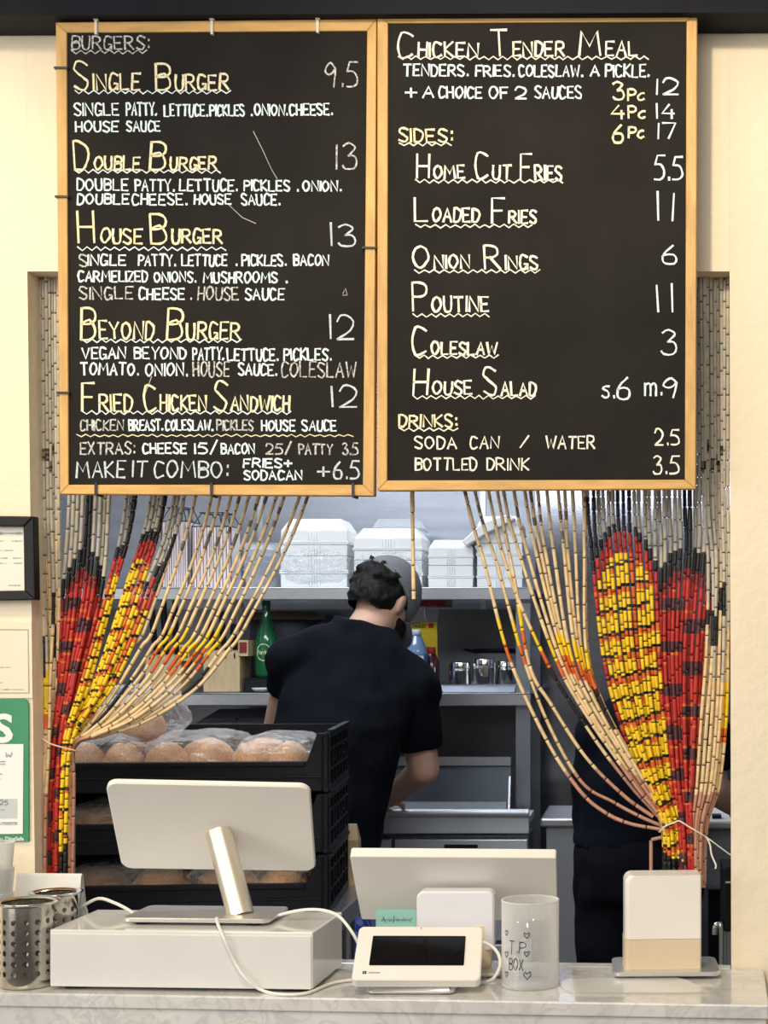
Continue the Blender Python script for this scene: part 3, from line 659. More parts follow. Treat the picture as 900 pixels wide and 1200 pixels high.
# left half
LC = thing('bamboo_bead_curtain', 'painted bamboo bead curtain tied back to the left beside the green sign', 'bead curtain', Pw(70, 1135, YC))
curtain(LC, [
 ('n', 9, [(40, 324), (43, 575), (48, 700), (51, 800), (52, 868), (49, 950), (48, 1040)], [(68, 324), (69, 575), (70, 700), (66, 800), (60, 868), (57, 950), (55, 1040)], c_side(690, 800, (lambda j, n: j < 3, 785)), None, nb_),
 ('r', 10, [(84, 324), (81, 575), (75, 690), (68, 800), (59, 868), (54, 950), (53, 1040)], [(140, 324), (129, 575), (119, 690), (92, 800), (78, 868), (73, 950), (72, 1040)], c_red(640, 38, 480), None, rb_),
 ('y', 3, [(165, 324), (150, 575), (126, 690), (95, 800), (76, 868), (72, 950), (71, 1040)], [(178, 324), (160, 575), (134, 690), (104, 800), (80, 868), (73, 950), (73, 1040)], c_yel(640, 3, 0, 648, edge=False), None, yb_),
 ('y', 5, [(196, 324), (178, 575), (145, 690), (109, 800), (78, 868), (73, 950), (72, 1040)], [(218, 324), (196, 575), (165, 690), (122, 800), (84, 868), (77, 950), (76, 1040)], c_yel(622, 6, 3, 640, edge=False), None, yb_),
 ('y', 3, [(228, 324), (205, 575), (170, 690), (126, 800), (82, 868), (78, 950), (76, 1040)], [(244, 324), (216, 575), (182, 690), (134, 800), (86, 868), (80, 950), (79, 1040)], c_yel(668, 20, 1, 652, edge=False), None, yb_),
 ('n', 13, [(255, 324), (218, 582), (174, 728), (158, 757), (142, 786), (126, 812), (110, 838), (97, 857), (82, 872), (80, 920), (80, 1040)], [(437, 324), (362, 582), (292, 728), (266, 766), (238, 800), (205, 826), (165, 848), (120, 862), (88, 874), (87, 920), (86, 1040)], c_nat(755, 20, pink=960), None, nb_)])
for root, pts, m_ in ((LC, [(50, 866, -.022), (58, 871, -.026), (70, 875, -.028), (82, 878, -.026), (90, 880, -.018), (88, 879, .026), (70, 872, .03), (50, 866, .022), (50, 866, -.022)], 'cord'),
                      (RC, [(774, 974, -.01), (780, 968, -.026), (790, 964, -.028), (796, 962, -.03), (806, 968, -.028), (816, 974, -.026), (826, 980, -.012), (826, 981, .02), (800, 976, .028), (774, 975, .02), (774, 974, -.01)], 'white_cord')):
    mb = MB(); mb.tube(crom([Pw(x, y, YC+d) for x, y, d in pts], .004), .0013, 6); mb.build('tie_cord', M[m_], root)
mb = MB(); mb.tube(crom([Pw(x, y, YC+d) for x, y, d in [(826, 980, -.012), (836, 987, -.012), (848, 996, .0), (858, 1003, .015), (866, 1006, .03)]], .004), .0011, 6)
mb.tube(crom([Pw(x, y, YC-.01) for x, y in [(828, 981), (832, 990), (834, 1002), (839, 1014), (838, 1018)]], .003), [.001]*0 or .0016, 6)
mb.build('cord_tail', M['white_cord'], RC)
for root, x0, x1 in ((LC, 36, 442), (RC, 443, 853)):
    mb = MB(); mb.tube([Pw(x0, 322.5, YC), Pw(x1, 322.5, YC)], .006, 8); mb.build('hanging_rail', M['frame'], root)
ls = thing('loose_bead_strand', 'single bamboo bead strand hanging straight beside the grey cap', 'bead strand', Pw(484, 703, YC-.02))
mb = MB(); strand(mb, crom([Vector((482, 330, YC-.02)), Vector((482.5, 450, YC-.02)), Vector((483, 575, YC-.02)), Vector((485, 702, YC-.02))], 3.2), lambda s: 'natural', .0036, nb_, 324); mb.build('bead_chain', BM, ls)
mb = MB(); mb.tube([Pw(482, 318.2, YC-.02), Pw(482, 332, YC-.02)], .001, 6); mb.build('hanging_thread', M['cord'], ls)
be = thing('broken_bead_strand', 'short pink bamboo strand end sticking out behind the white and tan block', 'bead strand', Pw(763, 1040, YC+.02))
mb = MB(); strand(mb, [Vector((763, y, YC+.02)) for y in range(985, 1042, 3)], lambda s: 'pink', .0032, lambda: 200, 985); mb.tube([Pw(764, 984, YC+.02), Pw(777, 981, YC+.01)], .003, 6, BI['pink']); mb.build('bead_chain', BM, be)

# ------------------------------------------------------------------ notices on the left wall
fnW = lambda d: (lambda x, y: (Pw(x, y, YW-d), -WN))
fm = thing('framed_certificate', 'certificate in a thick black frame on the cream wall', 'picture frame', Pw(0, 703, YW))
O = [(-130, 603), (39, 605), (41, 703), (-130, 706)]; I = [(-116, 616), (27.5, 617), (28.5, 692), (-116, 694)]
for k in range(4): bevel(MB().slab([Pw(x, y, YW-.022) for x, y in (O[k], O[(k+1) % 4], I[(k+1) % 4], I[k])], WN*.021).build('frame_rail', M['frame_black'], fm), .002, 2)
MB().slab([Pw(x, y, YW-.008) for x, y in I], WN*.004).build('certificate_sheet', M['paper'], fm)
mb = MB(); f_ = fnW(.008)
for y, x0, x1 in ((625, -60, 26), (634, -60, 4), (634, 14, 26), (645, -60, 15), (654, -60, 9), (654, 15, 25), (660, -50, 8), (660, 16, 26), (686, 10, 24)): ink(mb, [[Vector((x0+q*(x1-x0)/20, y, 0)) for q in range(21)]], .45 if y > 626 else 1.1, f_, vary=.8)
mb.build('printed_line', M['paper_line'], fm)
pp = thing('paper_notice', 'cream paper notice with a thin grey border, under the black frame', 'notice', Pw(0, 815, YW))
MB().slab([Pw(x, y, YW-.003) for x, y in ((-130, 728), (37, 729), (38, 818), (-130, 818))], WN*.002).build('notice_sheet', mat('notice_paper', (.80, .74, .58), .8, var=.02), pp)
mb = MB(); f_ = fnW(.003); ink(mb, [[Vector((-120, 737, 0)), Vector((33, 738, 0))], [Vector((33, 738, 0)), Vector((34, 812, 0))], [Vector((34, 812, 0)), Vector((-120, 812, 0))]], .5, f_)
for y, x0, x1 in ((782, -30, 12), (800, -60, 3), (808, -20, 28)): ink(mb, [[Vector((x0+q*(x1-x0)/20, y, 0)) for q in range(21)]], .35, f_, vary=.8)
mb.build('printed_line', M['paper_line'], pp)
gs = thing('inspection_sign', 'green inspection pass sign with a white form, beside the bead curtain', 'sign', Pw(0, 988, YW))
rr = [(-130, 820), (27, 819), (31, 820.5), (33, 824), (33.2, 830), (33.5, 986), (-130, 990)]
gso = MB().slab([Pw(x, y, YW-.005) for x, y in rr], WN*.004).build('sign_panel', M['green_sign'], gs)
MB().slab([Pw(x, y, YW-.0062) for x, y in ((-110, 872), (27.4, 872), (26.6, 977), (-110, 979))], WN*.001).build('white_form', M['white_sign'], gs)
mb = MB(); f_ = fnW(.0052); font_flat(mb, 'PASS', -96, 15.5, 869, 32, f_, .03); font_flat(mb, 'DineSafe', 6.5, 28, 985, 4.6, f_, .02); font_flat(mb, 'Toronto', -22, 3.4, 985, 4.4, f_, .0); mb.build('sign_lettering', M['white_sign'], gs)
mb = MB(); mb.slab([Pw(x, y, YW-.0068) for x, y in ((-60, 936), (20, 936), (20, 959), (-60, 960))], WN*.0006); mb.build('grey_date_box', mat('form_grey', (.56, .60, .60), .7, var=.03), gs)
mb = MB(); f_ = fnW(.0070)
ink(mb, [crom([Vector((7, 882, 0)), Vector((8, 887, 0)), Vector((10, 884, 0)), Vector((12, 887, 0)), Vector((14, 882, 0))], 1), [Vector((-20, 893, 0)), Vector((6, 892.5, 0))], [Vector((-20, 896, 0)), Vector((6, 895.5, 0))]], .35, f_)
for it in (('2025', -12, 10, 937.5, 943, None),): ink(mb, word(*it), .4, f_)
for y, x0, x1 in ((907, -30, 3), (913, -30, 2), (949, -30, 6), (964, -60, 20), (966, -60, 20)): ink(mb, [[Vector((x0+q*(x1-x0)/20, y, 0)) for q in range(21)]], .3, f_, vary=.8)
mb.build('form_handwriting', M['ink_soft'], gs)

# ------------------------------------------------------------------ things on the counter
# steel cutlery cylinders
def cyl_holder(loc, r, h, label):
    t = thing('cutlery_cylinder', label, 'cutlery holder', loc, group=None)
    mb = MB(); mb.lathe([(r*.9, .002), (r*.94, .0), (r*.97, .004), (r, .02), (r, h-.004)], 40, cap=False); mb.lathe([(0.001, .003), (r*.9, .003)], 40, cap=False)
    mb.lathe([(r-.0012, h-.004), (r-.0012, .006)], 40, cap=False); mb.build('perforated_wall', M['perf'], t, True)
    mb = MB(); mb.lathe([(r-.0012, h-.006), (r+.003, h-.004), (r+.0085, h-.001), (r+.009, h+.001), (r+.004, h+.0012), (r-.001, h-.002)], 40, cap=False); mb.build('rolled_rim', M['chrome'], t, True)
    return t
cyl_holder((-.981, 2.426, ZC), .0405, .133, 'perforated steel cutlery cylinder at the front left corner of the counter')
cyl_holder((-.975, 2.527, ZC), .034, .131, 'steel cutlery cylinder half hidden behind the front one')
cs = thing('clear_cup_stack', 'stack of tall clear plastic cups at the left edge of the counter', 'cup stack', (-1.078, 2.535, ZC))
for k in range(4):
    mb = MB(); z = k*.042; mb.lathe([(.022, z), (.029, z+.085), (.0305, z+.086), (.030, z+.084), (.0235, z+.004)], 28, cap=False); mb.build('plastic_cup', M['acrylic'], cs, True)
# white tent card
tx0, tx1 = -1.066, -.954
tc_ = thing('tent_card_holder', 'white tent-shaped card holder behind the steel cylinders', 'card holder', ((tx0+tx1)/2, 2.592, ZC))
mb = MB(); prof = [(-.028, 0), (-.0045, .148), (-.001, .152), (.003, .150), (.040, 0), (.034, 0), (.001, .140), (-.022, 0)]
mb.add([(x, y, z) for x in (-(tx1-tx0)/2, (tx1-tx0)/2) for y, z in prof], [list(range(8))[::-1], list(range(8, 16))]+[(i, (i+1) % 8, (i+1) % 8+8, i+8) for i in range(8)])
o = mb.build('folded_panel', M['white_gloss'], tc_, True); tc_.rotation_euler = (0, 0, YAW)
mb = MB(); mb.add([((tx1-tx0)/2-.001, y, z) for y, z in ((-.026, .001), (-.003, .149), (.001, .149), (.038, .001))]+[((tx1-tx0)/2, y, z) for y, z in ((-.026, .001), (-.003, .149), (.001, .149), (.038, .001))], [(0, 1, 2, 3), (7, 6, 5, 4), (0, 4, 5, 1), (1, 5, 6, 2), (2, 6, 7, 3), (3, 7, 4, 0)])
mb.build('end_panel', M['white_gloss'], tc_, True)
# white box under the till
DL, DR = Vector((-.9335, 2.395, 0)), Vector((-.5185, 2.372, 0)); dvx = (DR-DL).normalized(); dvy = Vector((-dvx.y, dvx.x, 0)); dyaw = math.atan2(dvx.y, dvx.x)
DW = (DR-DL).length; DD = .178; DH = .094
dr = thing('till_box', 'long white metal box under the champagne-stemmed till monitor', 'box', ((DL+DR)/2+dvy*DD/2+Vector((0, 0, ZC))), dyaw)
bevel(MB().box((0, 0, .006+(DH-.006)/2), (DW, DD, DH-.006)).build('box_shell', M['white_gloss'], dr, True), .002, 2)
bevel(MB().box((0, -DD/2-.0012, .006+(DH-.012)/2), (DW-.004, .0024, DH-.012)).build('drawer_front', M['white_metal'], dr, True), .0008, 1)
for sx in (-1, 1):
    for sy in (-1, 1): MB().box((sx*(DW/2-.035), sy*(DD/2-.02), .0032), (.03, .02, .0062)).build('rubber_foot', M['rubber'], dr, True)
ZD = ZC+DH
def Rm(tilt, roll, yaw): return Matrix.Rotation(math.radians(yaw), 3, 'Z') @ Matrix.Rotation(math.radians(tilt), 3, 'X') @ Matrix.Rotation(math.radians(roll), 3, 'Y')
def M4(R, loc): return Matrix.Translation(loc) @ R.to_4x4()
# till monitor on its angled stem
tl = thing('till_monitor', 'white till monitor seen from behind, on an angled champagne metal stem', 'monitor', (-.713, 2.50, ZD))
Mm = M4(Rm(41.2, 2.35, 4.67), (-.713, 2.52, 1.1862))
mb = MB(); mb.rbox((0, .005, 0), (.319, .011, .2086), .018, 6, axis='y', edge=.002, M_=Mm); tlo = mb.build('monitor_housing', M['white_plastic'], tl)
MB().rbox((0, .0115, 0), (.305, .003, .192), .012, 5, axis='y', M_=Mm).build('screen_glass', M['black_gloss'], tlo)
p0, p1 = at(256, 974, 2.524), at(282, 1071, 2.478)
mb = MB(); t_ = (p1-p0).normalized(); mb.tube([p0, p1+t_*.004], .0215, 32); 
stem = mb.build('angled_stem', M['gold_silver'], tl)
pl = MB(); q = [(155, 1072.5), (172, 1064), (332, 1063.5), (328, 1078.5), (158, 1077)]
base_c = Vector((-.717, 2.475, ZD))
Mb = M4(Matrix.Rotation(dyaw+.0, 3, 'Z'), (-.713, 2.482, ZD+.0085))
mb = MB(); mb.rbox((0, 0, 0), (.236, .118, .007), .012, 5, axis='z', edge=.0015, M_=Mb); mb.build('base_plate', M['silver'], tl)
for sx in (-1, 1):
    for sy in (-1, 1): MB().rbox((sx*.09, sy*.04, -.006), (.02, .02, .005), .006, 4, axis='z', M_=Mb).build('rubber_foot', M['rubber'], tl)
# second monitor, its neck block and note
m2 = thing('order_monitor', 'white slanted monitor with a square neck block, behind the card terminal', 'monitor', (-.32, 2.54, ZC))
Mm2 = M4(Rm(46.1, .95, 1.14), (-.3199, 2.56, 1.0805))
mb = MB(); mb.rbox((0, .008, 0), (.334, .018, .182), .004, 3, axis='y', edge=.0012, M_=Mm2); m2o = mb.build('monitor_housing', M['white_plastic'], m2)
MB().rbox((0, .0182, 0), (.318, .003, .168), .004, 3, axis='y', M_=Mm2).build('screen_glass', M['black_gloss'], m2o)
a = at(488, 1051, 2.50); b = at(579, 1100, 2.50)
mb = MB(); mb.rbox(((a.x+b.x)/2, 2.519, (a.z+b.z)/2-.006), (b.x-a.x, .038, a.z-b.z+.03), .012, 5, axis='y', edge=.003); mb.build('neck_block', M['pale_block'], m2)
a = at(545, 1100, 2.51); b = at(577, 1146, 2.51)
mb = MB(); mb.lathe([(.020, 0), (.021, .01), (.021, .07)], 24, M_=Matrix.Translation(((a.x+b.x)/2+.0, 2.518, ZC+.0095))); mb.build('stand_column', M['tan'], m2)
mb = MB(); mb.rbox((-.30, 2.518, ZC+.007), (.125, .10, .005), .012, 5, axis='z', edge=.001); mb.rbox((-.30, 2.518, ZC+.0022), (.09, .07, .0044), .01, 4, axis='z'); mb.build('base_plate', M['silver'], m2)
nt_ = thing('sticky_note', 'teal sticky note under the lower edge of the slanted white monitor', 'note', at(464, 1086, 2.60))
mb = MB(); mb.slab([at(x, y, Y) for x, y, Y in ((440.5, 1066, 2.598), (488, 1066, 2.598), (488, 1088, 2.590), (440.5, 1087, 2.590))], (0, .0008, 0)); mb.build('note_paper', M['teal_note'], nt_)
mb = MB(); ink(mb, [[Vector((447+q*.9, 1078+2.6*math.sin(q*1.9)*(.6+.4*math.sin(q*.7)), 0)) for q in range(40)], [Vector((449, 1074, 0)), Vector((452, 1081, 0))], [Vector((462, 1073, 0)), Vector((461, 1081, 0))]], .4, lambda x, y: (at(x, y, 2.5975-(y-1066)/22*.008), Vector((0, -1, 0)))); mb.build('note_writing', M['ink_soft'], nt_)
# card terminal
te = thing('card_terminal', 'white card terminal with a black screen, tilted on a silver foot', 'payment terminal', (-.359, 2.40, ZC))
Mt = M4(Rm(-58.2, 1.96, 6.04), (-.3589, 2.40, 1.0074))
th_ = .017
mb = MB(); mb.rbox((0, th_/2, 0), (.196, th_, .1194), .009, 5, axis='y', edge=.002, M_=Mt); th_o = mb.build('terminal_housing', M['white_plastic'], te)
MB().rbox((-.0015, -.0004, .0035), (.1455, .0012, .0655), .002, 3, axis='y', M_=Mt).build('display_glass', M['black_gloss'], th_o)
MB().lathe([(.0011, 0), (.0011, .0006)], 12, M_=Mt @ Matrix.Translation((0, 0, .0545)) @ Matrix.Rotation(PI/2, 4, 'X')).build('camera_dot', M['ink'], th_o)
fT = lambda x, y: (Mt @ Vector((x, -.0002, y)), (Mt.to_3x3() @ Vector((0, -1, 0))))
mb = MB(); font_flat(mb, 'clover', -.0735, -.055, -.0465, -.0032, fT, .01, .0004)
for sx, sz in ((-1, -1), (1, -1), (-1, 1), (1, 1)): mb.rbox((-.0795+sx*.0016, -.0003, -.0448+sz*.0016), (.0028, .0006, .0028), .0012, 3, axis='y', M_=Mt)
mb.build('printed_logo', M['ink'], th_o)
mb = MB(); c = Vector((-.3655, 2.402, ZC)); mb.rbox((c.x, c.y, ZC+.0045), (.135, .088, .004), .012, 5, axis='z', edge=.001); mb.add([(c.x+sx*a_, c.y+sy*b_, z) for z, a_, b_ in ((ZC+.006, .060, .040), (ZC+.020, .052, .030)) for sx, sy in ((-1, -1), (1, -1), (1, 1), (-1, 1))], [(0, 1, 5, 4), (1, 2, 6, 5), (2, 3, 7, 6), (3, 0, 4, 7), (4, 5, 6, 7), (3, 2, 1, 0)])
mb.rbox((c.x, c.y, ZC+.0014), (.10, .065, .0028), .01, 4, axis='z'); mb.build('terminal_foot', M['silver'], te)
mb = MB(); mb.tube([Vector((c.x, c.y+.012, ZC+.015)), Vector((c.x+.003, 2.428, ZC+.045))], .020, 20); mb.build('terminal_neck', M['silver'], te)
# tip box
TR = .0455; TCX, TCY = (621.5-VX)*2.43/F, 2.43
tb = thing('tip_box', 'clear acrylic cylinder with TIP BOX and hearts drawn in black marker', 'tip box', (TCX, TCY, ZC))
mb = MB(); mb.lathe([(TR, .001), (TR, .135), (TR-.0022, .135), (TR-.0022, .004)], 48, cap=False); tbo = mb.build('acrylic_wall', M['acrylic'], tb, True)
mb = MB(); mb.lathe([(.001, .0005), (TR-.0003, .0005), (TR+.0008, .0015), (TR, .004), (.001, .004)], 48, cap=False); mb.build('acrylic_base', M['acrylic'], tb, True)
mb = MB(); mb.lathe([(TR+.0004, .1335), (TR+.0004, .1355), (TR-.0026, .1355), (TR-.0026, .1335)], 48, cap=False); mb.build('rim', clear('acrylic_edge', (.9, .9, .88), .6, .1), tb, True)
def fB(x, y):
    th = -PI/2+(x-621.5)/34.0; n = Vector((math.cos(th), math.sin(th), 0)); return Vector((TR*n.x, TR*n.y, (1160-y)*TCY/F+.002)), n
def heart(x, y, s): return crom([Vector((x, y+s, 0)), Vector((x-s*.8, y-s*.1, 0)), Vector((x-s*.55, y-s*.7, 0)), Vector((x, y-s*.25, 0)), Vector((x+s*.6, y-s*.8, 0)), Vector((x+s*.8, y-s*.1, 0)), Vector((x, y+s, 0))], 1.2)
mb = MB(); st = []
for it in (('T', 597, 604, 1105, 1120, None), ('.', 608, 609, 1105, 1118, None), ('P', 611, 618, 1105, 1118, None), ('BOX', 597, 616, 1125, 1138, None)): st += word(*it)
st += [heart(x, y, s) for x, y, s in ((620, 1097, 4), (620.5, 1143, 5), (592, 1096, 3.5), (592, 1121, 4), (620, 1118, 3.5), (592, 1144, 3.5))]
ink(mb, st, .5, fB, .0004); mb.build('marker_writing', M['ink'], tbo, True)
# right-hand terminal block
rt = thing('customer_display', 'white over tan display block on a silver plate at the right end of the counter', 'payment display', (.03, 2.50, ZC))
a = at(732.5, 1026, 2.487); b = at(822.5, 1137.5, 2.487); W_ = b.x-a.x; H_ = a.z-b.z; cx = (a.x+b.x)/2; zs = at(0, 1100.5, 2.487).z
def block(z0, z1, m_, name, top):
    mb = MB(); pts = [(-W_/2+(.002 if top else 0), 0)]
    r = .013
    if top:
        pts = [(-W_/2, z0), (W_/2, z0), (W_/2, z1-.002), (W_/2-.002, z1)]+[(-W_/2+r-math.sin(q*PI/12)*r, z1-r+math.cos(q*PI/12)*r) for q in range(7)]
    else: pts = [(-W_/2-.001, z0), (W_/2, z0), (W_/2, z1), (-W_/2-.001, z1)]
    n = len(pts)
    rb = Matrix.Translation((cx, 2.487, 0)) @ Matrix.Rotation(math.radians(4), 4, 'Z')
    vs = []
    for y, k in ((0.006, .0), (.0, .006), (.0, .006), (.052, .006), (.052, .006)): pass
    secs = [(.004, .985), (.0, .97)] 
    def ring(y, ins): return [(x+(ins if x < 0 else -ins*.4), y, z) for x, z in pts]
    rings = [ring(.0, .007), ring(.0015, .003), ring(.006, 0), ring(.058, 0)]
    for rg in rings: vs += rg
    fs = [list(range(n)), list(range(4*n-1, 3*n-1, -1))]
    for k in range(3): fs += [(k*n+i, (k+1)*n+i, (k+1)*n+(i+1) % n, k*n+(i+1) % n) for i in range(n)]
    mb.add(vs, fs, 0, False, rb); return mb.build(name, m_, rt)
block(zs, a.z, M['white_plastic'], 'white_shell', True)
block(ZC+.0125, zs-.0006, M['tan'], 'tan_lower_shell', False)
mb = MB(); Rt = Matrix.Translation((cx+.003, 2.524, ZC+.009)) @ Matrix.Rotation(math.radians(2), 4, 'Z'); mb.rbox((0, 0, 0), (.174, .124, .007), .014, 6, axis='z', edge=.0015, M_=Rt); mb.build('base_plate', M['silver'], rt)
mb = MB(); mb.rbox((0, 0, -.0063), (.13, .085, .0056), .01, 4, axis='z', M_=Rt); mb.build('rubber_foot', M['rubber'], rt)
# clear sheet lying on the counter
sh = thing('clear_acrylic_sheet', 'clear acrylic sheet lying flat in front of the white and tan block', 'plastic sheet', (-.03, 2.40, ZC))
def onc(px, py): Y = (E0-ZC)*F/(py-VY); return at(px, py, Y)
mb = MB(); mb.slab([onc(x, y)+Vector((0, 0, .0032)) for x, y in ((655, 1150), (657, 1157), (664, 1162), (674, 1165), (796, 1165.5), (832, 1164.5), (806, 1151), (790, 1146.5))], (0, 0, -.003)); mb.build('acrylic_slab', M['clear_sheet'], sh)
# cables
def cable(name, label, pts, r=.0026):
    mb = MB(); mb.tube(crom(pts, .008), r, 8); o = mb.build(name, M['cable'], None); return tag(o, label, 'cable')
cable('white_cable', 'white cable arching from the tent card to the till monitor base', [Vector((-.945, 2.60, ZC+.004)), Vector((-.946, 2.585, 1.04)), at(95, 1064, 2.56), at(115, 1053, 2.54), at(134, 1058, 2.52), at(150, 1066, 2.505), at(158, 1072, 2.478)])
cable('white_cable', 'white cable hanging down the front of the long white box', [at(254, 1076, 2.424), at(255, 1082, 2.40), at(261, 1096, 2.372), at(275, 1127, 2.372), at(290, 1149, 2.366), onc(310, 1164)+Vector((0, 0, .003)), onc(335, 1168)+Vector((0, 0, .003)), onc(360, 1166)+Vector((0, 0, .003)), onc(385, 1156)+Vector((0, 0, .003)), onc(402, 1152)+Vector((0, 0, .003)), onc(428, 1149)+Vector((0, 0, .003))])
cable('white_cable', 'white cable looping from the till monitor base down behind the card terminal', [at(322, 1074, 2.47), at(340, 1069, 2.47), at(360, 1066, 2.47), at(380, 1067, 2.47), at(396, 1073, 2.465), at(408, 1086, 2.455), at(418, 1102, 2.45), at(428, 1125, 2.47), onc(440, 1141)+Vector((0, 0, .003)), onc(470, 1140)+Vector((0, 0, .003))])
cable('white_cable', 'white cable loop beside the clear tip box', [at(556, 1107, 2.43), at(564, 1104, 2.435), at(575, 1108, 2.44), at(584, 1118, 2.43), at(586, 1132, 2.425), at(578, 1147, 2.42), onc(565, 1154)+Vector((0, 0, .003)), onc(550, 1154)+Vector((0, 0, .003)), onc(520, 1150)+Vector((0, 0, .003))], .0028)

# ------------------------------------------------------------------ bread trays, table, bread
TZ = .945; tyaw = math.radians(5.2)
tbl = thing('prep_table', 'stainless table under the stacked black bread trays', 'table', (-1.1, 3.2, 0))
mb = MB(); mb.box((-1.13, 3.14, TZ-.02), (1.02, .74, .04)); bevel(mb.build('table_top', M['steel'], tbl), .004, 2)
for x in (-1.58, -.68):
    for y in (2.82, 3.46): MB().tube([(x, y, TZ-.04), (x, y, .0)], .019, 12).build('leg', M['steel'], tbl)
mb = MB(); mb.box((-1.13, 3.14, .25), (.88, .64, .03)); mb.build('undershelf', M['steel'], tbl)
CW, CDp, CH = .565, .36, .1222
Rc = Matrix.Rotation(tyaw, 4, 'Z')
cR = at(384.5, 1064, 3.08); cc = Vector((cR.x, cR.y, 0))+Rc.to_3x3() @ Vector((-CW/2, CDp/2, 0))
def tray(z, label):
    t = thing('bread_tray', label, 'bread tray', (cc.x, cc.y, z), tyaw, 'stacked black bread trays')
    w2, d2 = CW/2, CDp/2
    mb = MB(); mb.box((0, 0, .005), (CW-.01, CDp-.01, .008)); mb.build('tray_floor', M['crate'], t, True)
    mb = MB(); prof = [(-w2, .002), (w2, .002), (w2, CH-.004), (w2-.022, CH-.004), (w2-.042, .062), (-w2+.042, .062), (-w2+.022, CH-.004), (-w2, CH-.004)]
    mb.slab([Vector((x, -d2, zz_)) for x, zz_ in prof], (0, .012, 0)); mb.box((0, -d2-.002, .057), (CW-.09, .006, .010)); mb.box((0, -d2-.001, .030), (CW-.02, .004, .003))
    for sx in (-1, 1): mb.box((sx*(w2-.012), -d2-.002, .06), (.004, .005, .11)); mb.box((sx*(w2-.004), -d2-.002, .004), (.012, .006, .008))
    bevel(mb.build('front_wall', M['crate'], t, True), .0015, 1)
    mb = MB(); mb.box((0, d2-.006, CH/2), (CW-.004, .012, CH-.008)); mb.build('rear_wall', M['crate'], t, True)
    for sx in (-1, 1):
        mb = MB(); x = sx*(w2-.006); mb.box((x, 0, .058), (.008, CDp-.02, .104)); x2 = sx*(w2-.001)
        mb.box((x2, 0, CH-.008), (.010, CDp-.004, .012)); mb.box((x2, 0, .008), (.010, CDp-.004, .014)); mb.box((sx*(w2+.002), 0, CH-.001), (.012, CDp*.92, .006))
        for k in range(7): mb.box((x2, -d2+.012+k*(CDp-.024)/6, .06), (.009, .007, .1))
        mb.box((x2, 0, .045), (.008, CDp-.02, .005)); mb.box((x2, 0, .085), (.008, CDp-.02, .005))
        for k in range(3):
            y = -d2+.09+k*.09
            mb.tube([(sx*(w2+.001), y-.014, .078), (sx*(w2+.001), y+.010, .078), (sx*(w2+.001), y+.012, .060), (sx*(w2+.001), y-.002, .056)], .0022, 6)
        mb.build('side_wall', M['crate'], t, True)
    return t
tray(TZ+.001, 'lowest of the three stacked black bread trays, on the steel table')
tray(TZ+.001+CH, 'middle one of the three stacked black bread trays, half hidden by the till monitor')
tray(TZ+.001+2*CH, 'topmost of the three stacked black bread trays, full of bagged buns')
def local(x, y, z): return Vector((cc.x, cc.y, 0))+Rc.to_3x3() @ Vector((x, y, 0))+Vector((0, 0, z))
bun_me = []
for kind in range(3):
    mb = MB(); mb.ell((0, 0, 0), (1, 1, 1), 24)
    vv = []
    for v in mb.v:
        z = v.z; f = 1+.05*mnoise.noise(v*1.7+Vector((kind*5, 0, 0)))
        cz = z*.62 if z > 0 else z*.38
        groove = 1-.10*math.exp(-(v.x/.12)**2)*max(0, z) if kind == 1 else 1
        vv.append(Vector((v.x*f, v.y*f, cz*f*groove+.38)))
    mb.v = vv
    o = mb.build('proto', M['bun'], None, True); bun_me.append(o.data.copy()); bpy.data.objects.remove(o)
bun_dk = [m_.copy() for m_ in bun_me]
for m_ in bun_dk: m_.materials.clear(); m_.materials.append(M['bun_dark'])
def bun(loc, s, kind, label, group, dark=False, rz=0):
    o = bpy.data.objects.new('bread_bun', (bun_dk if dark else bun_me)[kind]); C.objects.link(o); o.location = loc; o.scale = s; o.rotation_euler = (0, 0, rz); return tag(o, label, 'bread bun', group)
def bag(c, d, label, seed, cat='plastic bag', m_='film', name='bread_bag', amp=.10, group=None, rz=tyaw):
    mb = MB(); n = 40; k = 20; vs = []
    for i in range(k+1):
        a = PI*i/k
        for j in range(n):
            b = 2*PI*j/n
            def sp(q, e): return math.copysign(abs(q)**e, q)
            v = Vector((sp(math.sin(a), .5)*sp(math.cos(b), .45), sp(math.sin(a), .5)*sp(math.sin(b), .45), sp(math.cos(a), .6)))
            nn = mnoise.noise(v*2.1+Vector((seed*3.1, 0, 0)))*amp+mnoise.noise(v*6+Vector((0, seed, 0)))*amp*.55
            v = v*(1+nn); v.z = max(v.z, -1.0); vs.append(Vector((v.x*d[0]/2, v.y*d[1]/2, v.z*d[2]/2+d[2]/2)))
    mb.add(vs, [(i*n+j, (i+1)*n+j, (i+1)*n+(j+1) % n, i*n+(j+1) % n) for i in range(k) for j in range(n)], 0, False)
    t = mb.build(name, M[m_], None, True); t.location = c; t.rotation_euler = (0, 0, rz); return tag(t, label, cat, group)
zt = TZ+.001+2*CH+.0105
xs = [-.215, -.135, -.050, .035, .120, .195]
lab = ['bagged bun at the left end of the top bread tray, behind the curtain tie', 'second bagged bun from the left on the top bread tray', 'third bagged bun from the left on the top bread tray', 'bagged bun right of the middle on the top bread tray', 'second bagged bun from the right end of the top bread tray', 'bagged bun against the slanted right end of the top bread tray']
for i, x in enumerate(xs):
    bun(local(x, -.10, zt), (.043, .062, .088), i % 3, lab[i], 'buns on the top bread tray', rz=random.uniform(-.2, .2))
for i, x in enumerate((-.13, .0, .12)):
    bun(local(x, .06, zt), (.060, .07, .085), (i+1) % 3, ['bagged bun at the back left of the top bread tray', 'bagged bun in the back middle of the top bread tray', 'bagged bun at the back right of the top bread tray'][i], 'buns on the top bread tray')
